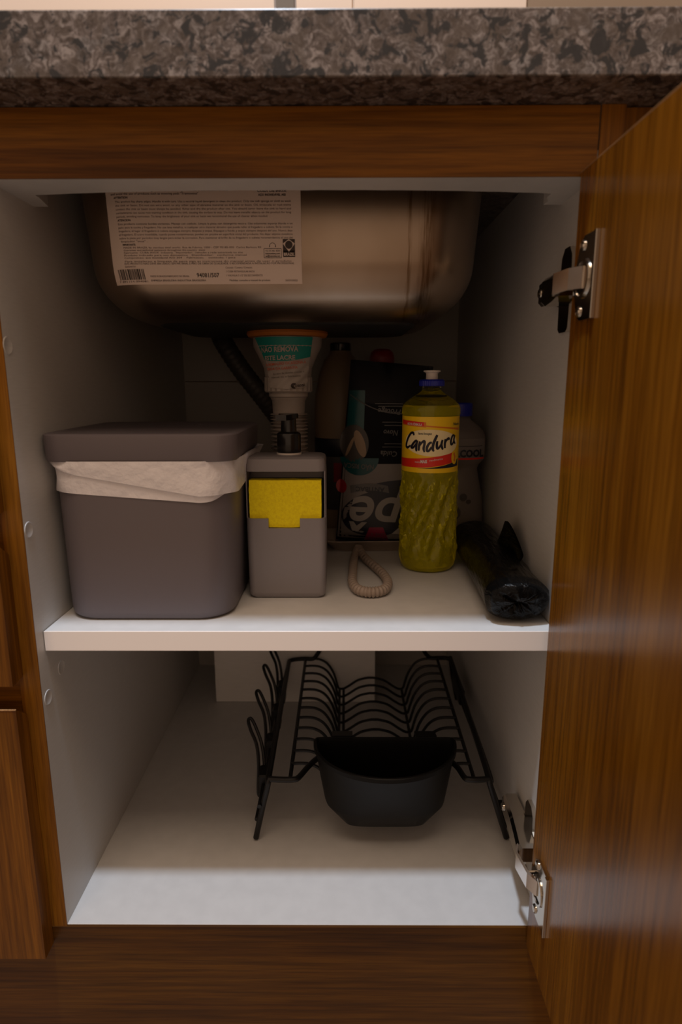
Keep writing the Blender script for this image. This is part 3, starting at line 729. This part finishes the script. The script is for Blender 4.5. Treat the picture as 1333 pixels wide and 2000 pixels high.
# wrap-round label; u = picture pixels from the label's middle, v = picture rows
PB = 1 / 1723
def on_bottle(off):
    def f(u, v):
        r = .0324 + off; s = u * PB
        a = s / r if abs(s / r) < 1e9 else 0
        z = .4785 + (812.5 - v) * .000594
        return (BX + r * cos(TH0 + a), BY + r * sin(TH0 + a), z)
    return f
def ub(px):   # bearing of a pixel seen straight on: unroll the cylinder
    d = max(-.985, min(.985, (px - 840.5) * PB / .0324)); return math.asin(d) * .0324 / PB
m1 = on_bottle(.0002); m2 = on_bottle(.0004); m3 = on_bottle(.00055); m4 = on_bottle(.0007)
full = pi * .0324 / PB
lbl = MB().grid(lambda i, j: m1(-full + 2 * full * i, 812.5 + 105 * j), 96, 4).build('label', M_lblyel, bt, True, 1.0, fix=False, label='yellow label')
cr = MB(); ellipse(cr, ub(844), 861, 60, 25, m2, rot=.04, n=48, rings=8); cr.build('label_panel', M_cream, lbl, True, 1, fix=False)
ob = MB(); band(ob, lambda u: 832.5 + .05 * u, lambda u: 823 + .05 * u, ub(786.5), ub(832), m2, 14, 2)
band(ob, lambda u: 831.5 + .075 * u + .0004 * u * u, lambda u: 829 + .075 * u, ub(828), ub(894), m2, 20, 2); ob.build('label_stripe', M_orr, lbl, True, 1, fix=False)
ot = MB(); band(ot, lambda u: 830.5 + .05 * u, lambda u: 823 + .05 * u, ub(787), ub(828), m3, 14, 2); ot.build('label_flash', M_red, lbl, True, 1, fix=False)
ot = MB()
band(ot, lambda u: 907 - .02 * u - .0012 * (u + 30) ** 2 * (u > -30), lambda u: 888 - .12 * u - .0009 * u * u, ub(786), ub(884), m3, 30, 4)
ot.build('label_swoosh', M_red, lbl, True, 1, fix=False)
dk = MB(); band(dk, lambda u: 909 - .0005 * u * u, lambda u: 908.5 - .0016 * (u + 28) ** 2, ub(818), ub(894), m2, 24, 3); dk.build('label_swoosh', M_navy, lbl, True, 1, fix=False)
bd = MB(); ellipse(bd, ub(887.5), 889, 9.5, 13.5, m4); bd.build('label_badge', M_lblyel, lbl, True, 1, fix=False)
bd = MB()
for q in ((-.2, -6), (.1, -1), (0, 5)): ellipse(bd, ub(887.5) + q[0] * 8, 889 + q[1], 2.6, 3.4, on_bottle(.0009), n=14, rings=1)
bd.build('label_badge', M_orr, lbl, True, 1, fix=False)
mI = lambda m: (lambda u, v: m(u, -v))
tx = MB(); put_text(tx, 'NOVA FÓRMULA', 6.5, ub(809), -827, mI(m4), bold=.02, width=34, rot=-.03)
put_text(tx, 'muito', 5.5, ub(817), -897, mI(m4), width=11); put_text(tx, 'MAIS', 8, ub(829), -896, mI(m4), bold=.04, width=13, rot=.03); put_text(tx, 'rendimento', 5.5, ub(853), -892, mI(m4), width=26, rot=.13)
tx.build('lettering', M_wht, lbl, False, fix=False)
tx = MB(); put_text(tx, 'lava-louças', 6.5, ub(830), -843.5, mI(m4), bold=.015, width=26); put_text(tx, 'Neutro', 7.5, ub(889), -826.5, mI(m4), bold=.02, shear=.3, width=22, rot=-.02)
# brush-script word, drawn stroke by stroke (pixel coordinates of the photograph's label)
L = lambda pts: [(ub(780 + x * .0975), -(780 + y * .0975), w) for x, y, w in pts]
word = [
 [(300, 690, .8), (285, 645, 1.0), (245, 650, 1.0), (195, 730, 1.1), (160, 830, 1.2), (150, 910, 1.2), (180, 935, 1.1), (235, 890, .7)],
 [(365, 790, .8), (330, 800, 1.0), (275, 870, 1.1), (255, 925, 1.1), (290, 925, 1.0), (340, 860, .8), (372, 795, .8)],
 [(375, 785, .8), (352, 880, 1.1), (350, 960, 1.1), (362, 995, .7)],
 [(420, 800, .8), (405, 880, 1.1), (400, 955, 1.0), (395, 980, .8)],
 [(410, 900, .6), (455, 825, .9), (505, 795, 1.1), (510, 850, 1.1), (495, 940, 1.1), (515, 1005, .7)],
 [(655, 820, .8), (610, 830, 1.0), (565, 900, 1.1), (560, 970, 1.1), (600, 975, 1.0), (650, 900, .8)],
 [(755, 675, 1.0), (715, 760, 1.2), (680, 860, 1.2), (675, 950, 1.1), (700, 985, .7)],
 [(760, 790, .9), (750, 860, 1.1), (760, 930, 1.1), (795, 915, .9), (840, 840, .8), (855, 775, .8)],
 [(858, 770, .9), (840, 860, 1.1), (860, 930, 1.0), (875, 955, .6)],
 [(915, 755, .9), (905, 840, 1.1), (910, 930, .8)],
 [(908, 850, .6), (935, 780, .9), (975, 745, 1.1), (990, 775, .9)],
 [(1085, 690, .8), (1050, 705, 1.0), (1025, 790, 1.1), (1030, 860, 1.1), (1060, 850, .9), (1085, 770, .8), (1092, 700, .8)],
 [(1098, 690, .8), (1080, 780, 1.1), (1095, 835, .9), (1112, 855, .5)],
]
for st in word: stroke(tx, L(st), 4.4, mI(m4), 6)
tx.build('lettering', M_navy, lbl, False, fix=False)

# ------------------------------------------------------------ bottle of alcohol behind it
AX, AY = .4180, .3020
al = thing('alcohol_bottle', 'greyish alcohol bottle with blue cap in the right corner behind the yellow bottle', 'bottle', (AX, AY, ZS))
prof = [(ZS + .0003, .028), (ZS + .003, .033), (ZS + .01, .0355), (.345, .0362), (.370, .0340), (.395, .0285), (.4055, .0265), (.411, .0290), (.4175, .0350), (.4220, .0362), (.444, .0362), (.450, .0350), (.456, .0310), (.463, .0235), (.468, .0165), (.4725, .0145), (.476, .0140)]
AHD = .62
def asec(z, r, g=0): return [(AX + (r + g) * cos(2 * pi * j / 48), AY + (r + g) * AHD * sin(2 * pi * j / 48), z) for j in range(48)]
MB().loft([asec(z, r) for z, r in prof]).build('bottle_body', M_alc, al, True, .9)
MB().lathe(AX + .002, AY, [(.0150, .4730), (.0155, .4740), (.0155, .4880), (.0140, .4895)], 36).build('cap', M_blue, al, label='blue cap')
def arad(z):
    for (z0, r0), (z1, r1) in zip(prof, prof[1:]):
        if z <= z1: return r0 + (r1 - r0) * (z - z0) / (z1 - z0)
    return .014
def on_alc(off):
    def f(x, z):
        r = arad(z) + off; c = max(-.99, min(.99, (x - AX) / r)); return (x, AY - (r * AHD + off) * sqrt(1 - c * c), z)
    return f
a1, a2 = on_alc(.0004), on_alc(.0008)
al_l = MB().grid(lambda i, j: a1(.385 + .066 * i, .4185 + .0265 * j), 20, 3).build('label', M_alcl, al, True, 1, fix=False)
t = MB(); put_text(t, 'ÁLCOOL', .0125, .4265, .4262, a2, bold=.05, width=.046); t.grid(lambda i, j: a2(.392 + .055 * i, .4355 + .0007 * j), 12, 1); t.build('lettering', M_navy, al_l, False, fix=False)
t = MB(); t.grid(lambda i, j: a2(.410 + .040 * i, .4188 + .0022 * j), 12, 1); t.build('label_stripe', M_red, al_l, False, fix=False)
t = MB(); ellipse(t, .4240, .3700, .0050, .0050, a2); ellipse(t, .4310, .3640, .0035, .0030, a2); ellipse(t, .4130, .3500, .008, .009, a2); t.build('lettering', M_dkgrey, al, False, fix=False)

# ------------------------------------------------------------ upside-down sponge pack on a tray
tr = thing('dish_brush_tray', 'shallow beige rubber tray with a ribbed loop handle lying on the shelf', 'tray', (.30, .29, ZS))
TCX, TCY = .3050, .3000
mb = MB()
def tray_ring(z, g):
    pts = rr(TCX, TCY, z, .064 + g, .030 + g, .022, 8); out = []
    for x, y, zz in pts:
        if y < TCY: y -= .0075 * math.exp(-((x - .2885) / .016) ** 2); zz -= .0095 * math.exp(-((x - .2885) / .020) ** 2) * min(1, max(0, (z - ZS - .003) / .01))
        out.append((x, y, zz))
    return out
mb.loft([tray_ring(ZS + .0003, -.012), tray_ring(ZS + .0016, -.011), tray_ring(ZS + .009, -.006), tray_ring(ZS + .0150, .004), tray_ring(ZS + .0172, .006), tray_ring(ZS + .0180, .0055), tray_ring(ZS + .0178, .0035), tray_ring(ZS + .009, -.008), tray_ring(ZS + .0035, -.013)])
mb.build('tray', M_tray, tr, True, .9)
zh = ZS + .0061
loop = smooth_path([(.2880, .2620, zh + .004), (.2835, .2350, zh), (.2812, .2000, zh), (.2800, .1660, zh), (.2795, .1330, zh), (.2855, .1085, zh), (.2985, .1010, zh), (.3120, .1090, zh), (.3175, .1320, zh), (.3140, .1640, zh), (.3040, .1990, zh), (.2945, .2320, zh + .001), (.2895, .2600, zh + .004)], 24)
MB().tube(loop, .005, 14, rf=lambda t: .0039 + .0013 * abs(sin(t * pi * 50)) + .0006 * math.exp(-((t - .5) / .12) ** 2)).build('loop_handle', M_tray, tr, True, 1.0)

TILT = radians(4.8); KX, KZ, KY, KW, KH, KT = .3120, .3022, .3080, .053, .238, .022
pk = thing('sponge_pack', 'black and teal sponge multipack standing upside down on the beige tray', 'sponge pack', (KX, KY, KZ))
def k_local(x, z): dx, dz = x - KX, z - KZ; return dx * cos(TILT) - dz * sin(TILT), dx * sin(TILT) + dz * cos(TILT)
def k_world(s, t): return KX + s * cos(TILT) + t * sin(TILT), KZ - s * sin(TILT) + t * cos(TILT)
def kthick(s, t):
    a = max(0, 1 - abs(s / KW) ** 6); e = max(0, min(1, t / .020)) ** .5 * max(0, min(1, (KH - t) / .055)) ** .7
    return KT * (.25 + .75 * a * e) * (.35 + .65 * max(0, min(1, t / .012))) * (1 + .05 * sin(t * 70 + s * 40))
mb = MB(); NS, NT = 26, 44
def kf(sg):
    def f(i, j):
        s = (-1 + 2 * i) * KW; t = .0015 + (KH - .0015) * j; x, z = k_world(s, t)
        return (x, KY + sg * (kthick(s, t) if 0 < i < 1 else 0), z)
    return f
mb.grid(kf(-1), NS, NT); mb.grid(kf(1), NS, NT)
pkm = mb.build('wrapper', M_pack, pk, True, 1.2)
pkm.data.validate()
def on_pack(off):
    def f(x, z):
        s, t = k_local(x, z); s = max(-KW, min(KW, s)); return (x, KY - kthick(s, t) - off, z)
    return f
k1, k2, k3 = on_pack(.0005), on_pack(.0009), on_pack(.0013)
def KP(u, v):  # picture position -> point of the pack's front plane
    return .3059 + (u - 725) * .000690 * (1 + (1000 - v) * -.00004), .3474 + (1000 - v) * .000682
def kmap(m): return lambda u, v: m(*KP(u, -v))
def le(v): s, = (-KW + .0012,); return 725 + ((KX + s + ((.3474 + (1000 - v) * .000682) - KZ) * math.tan(TILT)) - .3059) / .000690
def re(v): return 725 + ((KX + KW - .0012 + ((.3474 + (1000 - v) * .000682) - KZ) * math.tan(TILT)) - .3059) / .000690
def kpatch(mb, m, ul, ur, v0, v1, nu=12, nv=10):
    mm = kmap(m); return mb.grid(lambda i, j: mm((lambda v: (ul(v) if callable(ul) else ul) * (1 - i) + (ur(v) if callable(ur) else ur) * i)(v0 + (v1 - v0) * j), -(v0 + (v1 - v0) * j)), nu, nv)
tealp = kpatch(MB(), k1, le, lambda v: 712 - (v - 770) * .03, 768, 905); tealp.build('print_panel', M_dkteal, pkm, True, 1.2, fix=False)
ot = MB(); kpatch(ot, k1, le, re, 904, 1051, 16, 18); ot.build('print_panel', M_alcl, pkm, True, 1.2, fix=False)
ot = MB(); ellipse(ot, 692, -866, 27, 35, kmap(k2)); kk = kmap(k2)
ot.build('print_photo', M_dkgrey, pkm, True, 1.2, fix=False)
ot = MB(); ellipse(ot, 703, -866, 9, 26, kmap(k3), rot=.3); ellipse(ot, 684, -872, 3, 20, kmap(k3), rot=-.4); ot.build('print_photo', M_creampl, pkm, True, 1.2, fix=False)
ot = MB(); ellipse(ot, 702, -893, 36, 33, kmap(k2), a0=pi, a1=2 * pi, n=28); ot.build('print_badge', M_dkteal, pkm, True, 1.2, fix=False)
ot = MB(); ellipse(ot, 738, -1000, 70, 44, kmap(k2), rot=.12); ellipse(ot, 772, -948, 60, 13, kmap(k2), rot=.1); ot.build('print_oval', M_navy, pkm, True, 1.2, fix=False)
ot = MB(); ellipse(ot, 668, -949, 10, 13, kmap(k3)); ot.build('print_badge', M_redcap, pkm, True, 1.2, fix=False)
ot = MB(); kk3 = kmap(k3); ot.grid(lambda i, j: kk3(684 + 72 * i + 2 * j, -(946 + 14 * j - 5 * sin(i * pi))), 12, 3); ot.build('print_ribbon', M_pg, pkm, True, 1.2, fix=False)
ot = MB(); ot.grid(lambda i, j: kk3(711 + 48 * i + 10 * (1 - j) * (1 - i) - 12 * i * (1 - j), -(1026 + 30 * j)), 6, 4); ot.build('print_tag', M_magenta, pkm, True, 1.2, fix=False)
k4 = on_pack(.0018); kk4 = kmap(k4)
t = MB(); put_text(t, 'Ypê', 98, 768, -1000, kk4, bold=.018, shear=.25, rot=pi - .05, width=150, res=10); t.build('lettering', M_pw, pkm, False, fix=False)
t = MB(); put_text(t, 'NÃO RISCA', 13, 701, -908, kk4, bold=.02, rot=pi - .05, width=56)
for s_, v_, w_, u_ in (('Protege', 806, 42, 757), ('Novo', 845, 27, 760), ('Cuida', 884, 31, 757)): put_text(t, s_, 14, u_, -v_, kk4, bold=.015, shear=.15, rot=pi - .06, width=w_)
for v_, w_ in ((792, 50), (797, 44), (826, 36), (832, 32), (866, 32), (872, 36)): stroke(t, [(780 - w_, -v_, 1), (765, -v_, .8), (781, -v_ - .5, 1)], 1.3, kk4, 3)
put_text(t, 'LEVE 4', 9, 738, -1040, kk4, rot=pi - .06, width=26); put_text(t, 'PAGUE 3', 11, 737, -1049, kk4, bold=.02, rot=pi - .06, width=32)
t.build('lettering', M_pg, pkm, False, fix=False)
t = MB(); put_text(t, 'ANTIBAC', 12, 722, -952, kk4, bold=.02, rot=pi - .03, width=54); t.build('lettering', M_navy, pkm, False, fix=False)
# clear film gathered over the top
fm = MB()
def ff(i, j):
    s = (-1 + 2 * i) * (KW + .004 * j); t_ = KH - .052 + .060 * j; x, z = k_world(s, t_)
    q = kthick(s * .98, min(t_, KH - .0005)) if t_ < KH else KT * .25 * .1
    return (x, KY - q - .0012 - (.0022 * sin(i * 31 + 4 * j) + .0014 * sin(i * 13 - 9 * j)) * min(1, j * 1.2) - .0012 * j, z + .004 * sin(i * 9) * j)
fm.grid(ff, 40, 14); fm.build('clear_film', M_film, pk, True, 1.2, fix=False, label='clear wrinkled film at the top')
fm = MB(); fm.tube([(lambda x, z, s: (x, KY - kthick(s, .17) - .0015, z))(*k_world(s, .176 + 5.5 * (s - .008) ** 2), s) for s in [(-1 + i / 12) * .0500 for i in range(25)]], .0007, 6)
fm.build('film_seam', M_pg, pk)

# ------------------------------------------------------------ bottles at the back of the shelf
QX, QY = .2650, .4320
cb = thing('cream_bottle', 'tall cream bottle with black cap and dark label at the back beside the drain pipe', 'bottle', (QX, QY, ZS))
MB().lathe(QX, QY, [(.036, ZS + .0003), (.0385, ZS + .003), (.0385, .480), (.0365, .500), (.031, .528), (.0235, .548), (.0165, .5555), (.0155, .5600)], 44).build('bottle_body', M_creampl, cb)
MB().lathe(QX, QY, [(.0150, .5600), (.0152, .5605), (.0152, .5700), (.0138, .5712)], 32).build('cap', M_blk, cb, label='black cap')
MB().lathe(QX, QY, [(.0387, .4085), (.0390, .4090), (.0390, .4345), (.0387, .4350)], 44, False, False).build('label_band', M_navy, cb)
MB().lathe(QX, QY, [(.0387, .3300), (.0389, .3302), (.0389, .4080), (.0387, .4084)], 44, False, False).build('label', M_dkgrey, cb)
def on_cream(u, z): a = -pi / 2 + u / .0393; return (QX + .0393 * cos(a), QY + .0393 * sin(a), z)
t = MB(); t.grid(lambda i, j: on_cream(-.010 + .040 * i, .372 + .028 * j), 12, 4); t.build('label_stripe', M_redcap, cb, True, 1, fix=False)

rb = thing('red_cap_bottle', 'bottle with dark red domed cap mostly hidden behind the sponge pack', 'bottle', (.3240, .395, ZS))
MB().lathe(.3240, .395, [(.026, ZS + .0003), (.029, ZS + .004), (.029, .49), (.026, .51), (.016, .531), (.0135, .536), (.0135, .540)], 36).build('bottle_body', M_alc, rb)
MB().lathe(.3240, .395, [(.0168, .5395), (.0175, .5405), (.0172, .550), (.0152, .5565), (.0110, .5600), (.0050, .5612)], 32).build('cap', M_redcap, rb, label='dark red cap')

# ------------------------------------------------------------ roll of black bags
bg_ = thing('garbage_bag_roll', 'roll of shiny black garbage bags lying along the right side of the shelf', 'bag roll', (.43, .15, ZS))
def rollsec(t):
    y = .030 + .235 * t; cx = .4300 + .0050 * t; hw = .0302 - .0055 * t ** .7; hz = .0225 - .0005 * t; n = 44; out = []
    e = 1.0 if t > .02 else .90
    for j in range(n):
        a = 2 * pi * j / n; c, s = cos(a), sin(a)
        r = 1 + .02 * sin(3 * a + 5 * t) + .012 * sin(7 * a - 3 * t)
        x = cx + hw * e * r * (abs(c) ** .85) * (1 if c > 0 else -1)
        z = ZS + .0004 + hz + hz * e * (abs(s) ** .8) * (1 if s > 0 else -1) * (1 if s < 0 else r) - .006 * max(0, c) * (t < .3) * (s > 0) * .6
        out.append((min(x, .4588), y + .006 * (1 - t) * -s * .9 - .012 * (1 - t) ** 4 * 0, max(ZS + .0004, z)))
    return out
mb = MB(); ts = [0, .012, .03, .06] + [.1 + .05 * i for i in range(19)]
rings = [rollsec(t) for t in ts]
def shrink(r, f, dy, wob):
    cx = sum(p[0] for p in r) / len(r); cz_ = sum(p[2] for p in r) / len(r)
    return [(cx + (x - cx) * f, y + dy + wob * .55 * (.0014 * sin(x * 410 + z * 300) + .0011 * sin(z * 620 - x * 150 + 1) + .0006 * sin(x * 1100 + 2)), cz_ + (z - cz_) * f) for j, (x, y, z) in enumerate(r)]
front = [shrink(rings[0], f, dy, w) for f, dy, w in ((.10, -.003, .6), (.35, -.006, 1), (.62, -.0055, 1.3), (.84, -.0045, .8), (.95, -.0025, .3))]
mb.loft(front + rings).build('roll', M_roll, bg_, True, .9)
fl = MB()
def flap(i, j):
    y = .093 + .092 * i; h = sin(pi * min(1, .12 + i * .95) ** 1.25) * .034 * (1.0 - .1 * i)
    return (.4475 - .0040 * (1 - j) + .003 * sin(i * 6 + j * 2), y + .006 * j, .3375 + h * j)
fl.grid(flap, 16, 6); fl.grid(lambda i, j: (lambda p: (p[0] + .0022, p[1] + .001, p[2] - .0006))(flap(i, j)), 16, 6)
fl.build('loose_flap', M_roll, bg_, True, 1.2)

# ------------------------------------------------------------ black wire dish rack
rk = thing('dish_rack', 'black wire dish rack standing on the cabinet floor below the shelf', 'dish rack', (.31, .26, 0))
RZ = .080; RW = .0033
def mir(pts): return [(.6255 - x, y, z) for x, y, z in pts]
fLx, fRx, bLx, bRx = .1852, .4328, .1818, .4415
left = smooth_path([(.1685, .1140, .0030), (.1770, .1122, .042), (.1840, .1105, .072), (.1850, .1170, RZ), (.1846, .16, RZ), (.1835, .28, RZ), (.1822, .40, RZ), (.1815, .4120, .0755), (.1740, .4170, .045), (.1640, .4200, .0030)], 7)
right = smooth_path([(.4568, .1150, .0030), (.4440, .1130, .042), (.4345, .1112, .072), (.4330, .1180, RZ), (.4345, .16, RZ), (.4375, .28, RZ), (.4412, .412, RZ), (.4418, .4240, .0755), (.4470, .4290, .045), (.4555, .4330, .0030)], 7)
MB().tube(left, RW, 10).build('side_frame', M_blkwire, rk); MB().tube(right, RW, 10).build('side_frame', M_blkwire, rk)
fb_ = smooth_path([(fLx, .1125, RZ), (.200, .1112, RZ), (.2130, .1115, RZ), (.2190, .1155, RZ), (.2290, .1330, RZ + .002), (.2400, .1480, RZ + .003), (.2520, .1520, RZ + .003), (.31, .1525, RZ + .003), (.374, .1520, RZ + .003), (.3890, .1480, RZ + .003), (.4000, .1330, RZ + .002), (.4060, .1150, RZ), (.4120, .1118, RZ), (.4200, .1115, RZ), (fRx, .1130, RZ)], 5)
MB().tube(fb_, RW, 10).build('front_bar', M_blkwire, rk)
bb_ = smooth_path([(bLx, .4130, RZ), (.1900, .4180, RZ), (.2050, .4210, RZ), (.2200, .4215, RZ), (.2270, .4218, RZ + .008), (.2380, .4220, RZ + .024), (.2560, .4220, RZ + .030), (.31, .4225, RZ + .030), (.3700, .4230, RZ + .030), (.3900, .4230, RZ + .024), (.4010, .4235, RZ + .008), (.4090, .4250, RZ), (.4200, .4245, RZ), (.4330, .4245, RZ), (bRx, .4200, RZ)], 5)
MB().tube(bb_, RW, 10).build('back_bar', M_blkwire, rk)
for x0, x1, z, y0, y1 in ((.2092, .2080, RZ - .0015, .113, .425), (.4166, .4200, RZ - .0015, .113, .428)):
    MB().tube([(x0, y0, z), (x1, y1, z)], .0023, 8).build('long_rail', M_blkwire, rk)
for x, z in ((.2625, .0268), (.2690, .0262), (.3630, .0268)):
    MB().tube([(x, .132, z), (x, .422, z)], .0021, 8).build('long_rail', M_blkwire, rk)
half = [(.2086, .0800), (.2200, .0806), (.2320, .0790), (.2430, .0720), (.2520, .0580), (.2570, .0430), (.2598, .0320), (.2625, .0284), (.2690, .0284), (.2780, .0335), (.2920, .0430), (.3060, .0470), (.3130, .0474)]
prof_w = half + [(.6262 - x, z) for x, z in half[:-1][::-1]]
w0 = None
for k in range(12):
    y = .4205 - .0254 * k
    if w0 is None:
        w0 = MB().tube(smooth_path([(x, y, z) for x, z in prof_w], 4), .0019, 7).build('cross_wire', M_blkwire, rk)
    else:
        c = w0.copy(); COL.objects.link(c); c.location = (0, -.0254 * k, 0)
# holder bars and hooks along the left side
MB().tube([(.1745, .108, .048), (.1735, .40, .050)], .0026, 8).build('hook_rail', M_blkwire, rk)
MB().tube([(.1700, .115, .026), (.1690, .40, .028)], .0026, 8).build('hook_rail', M_blkwire, rk)
for k, y in enumerate((.172, .243, .320, .392)):
    c = [(.1660, y - .014, .030), (.1660, y - .004, .060), (.1630, y + .004, .082), (.1555, y + .012, .096), (.1515, y + .018, .1050), (.1525, y + .021, .1075), (.1560, y + .0205, .1060),
         (.1625, y + .014, .096), (.1690, y + .006, .082), (.1725, y - .002, .060), (.1728, y - .012, .030), (.1695, y - .015, .0265)]
    MB().tube(smooth_path(c, 5, True), .0021, 8, True).build('cup_hook', M_blkwire, rk)
    MB().box(.1675, .1790, y - .026, y - .002, .030, .060, .002, 1).build('clip', M_blkwire, rk, False)
# folding side wire on the right
MB().tube(smooth_path([(.4385, .128, .066), (.4440, .150, .058), (.4465, .25, .056), (.4475, .39, .058), (.4440, .415, .066)], 6), .0024, 8).build('side_wire', M_blkwire, rk)
MB().tube([(.4520, .121, .026), (.4530, .30, .030), (.4520, .424, .030)], .0026, 8).build('side_wire', M_blkwire, rk)
MB().box(.4395, .4475, .330, .395, .048, .072, .002, 1).build('clip', M_blkwire, rk, False)
for y, z in ((.128, .030), (.122, .018)): MB().box(.4500, .4575, y - .006, y + .010, z - .006, z + .006, .0015, 1).build('clip', M_blkwire, rk, False)

# ------------------------------------------------------------ cutlery cup hooked on the rack
cu = thing('cutlery_cup', 'black plastic cutlery cup hooked on the front of the dish rack', 'cutlery holder', (.316, .105, .03))
YB = .1385
def dsec(z, hw, dep, p=2.0, g=0, cxx=.3165):
    n = 40; out = [(cxx - hw + g, YB - g, z)] if False else []
    for j in range(n + 1):
        a = pi + pi * j / n; c, s = cos(a), sin(a)
        out.append((cxx + (hw - g) * (abs(c) ** (2 / p)) * (1 if c > 0 else -1), (YB - .006) + (dep - .006 - g) * (abs(s) ** (2 / p)) * -1, z))
    out += [(cxx + hw - g - .002, YB - .001 - g, z), (cxx + hw - g - .008, YB - g, z), (cxx - hw + g + .008, YB - g, z), (cxx - hw + g + .002, YB - .001 - g, z)]
    return out
S = [(.0300, .0470, .0400, 5.5), (.0306, .0478, .0408, 5.5), (.0495, .0680, .0510, 3.0), (.0520, .0692, .0522, 2.8), (.0800, .0745, .0640, 2.2), (.1100, .0790, .0760, 2.05), (.1112, .0812, .0785, 2.05), (.1155, .0812, .0785, 2.05), (.1162, .0800, .0775, 2.05)]
mb = MB(); rings = [dsec(z, hw, d, p) for z, hw, d, p in S]
rings += [dsec(z, hw, d, p, g) for z, hw, d, p, g in ((.1160, .0785, .0755, 2.05, .0005), (.1100, .0785, .0755, 2.05, .002), (.0800, .0745, .0640, 2.2, .002), (.0530, .0695, .0525, 2.5, .002), (.0340, .0490, .0410, 3.6, .002))]
mb.loft(rings).build('cup', M_cup, cu, True, .5)
for x in (.268, .365):
    MB().prism([(YB - .001, .096), (YB - .001, .1150), (YB + .002, .1165), (YB + .0195, .1120), (YB + .0215, .098), (YB + .0190, .098), (YB + .0175, .1095), (YB + .002, .1120)], 'x', x - .012, x + .012).build('hook_tab', M_cup, cu, False)
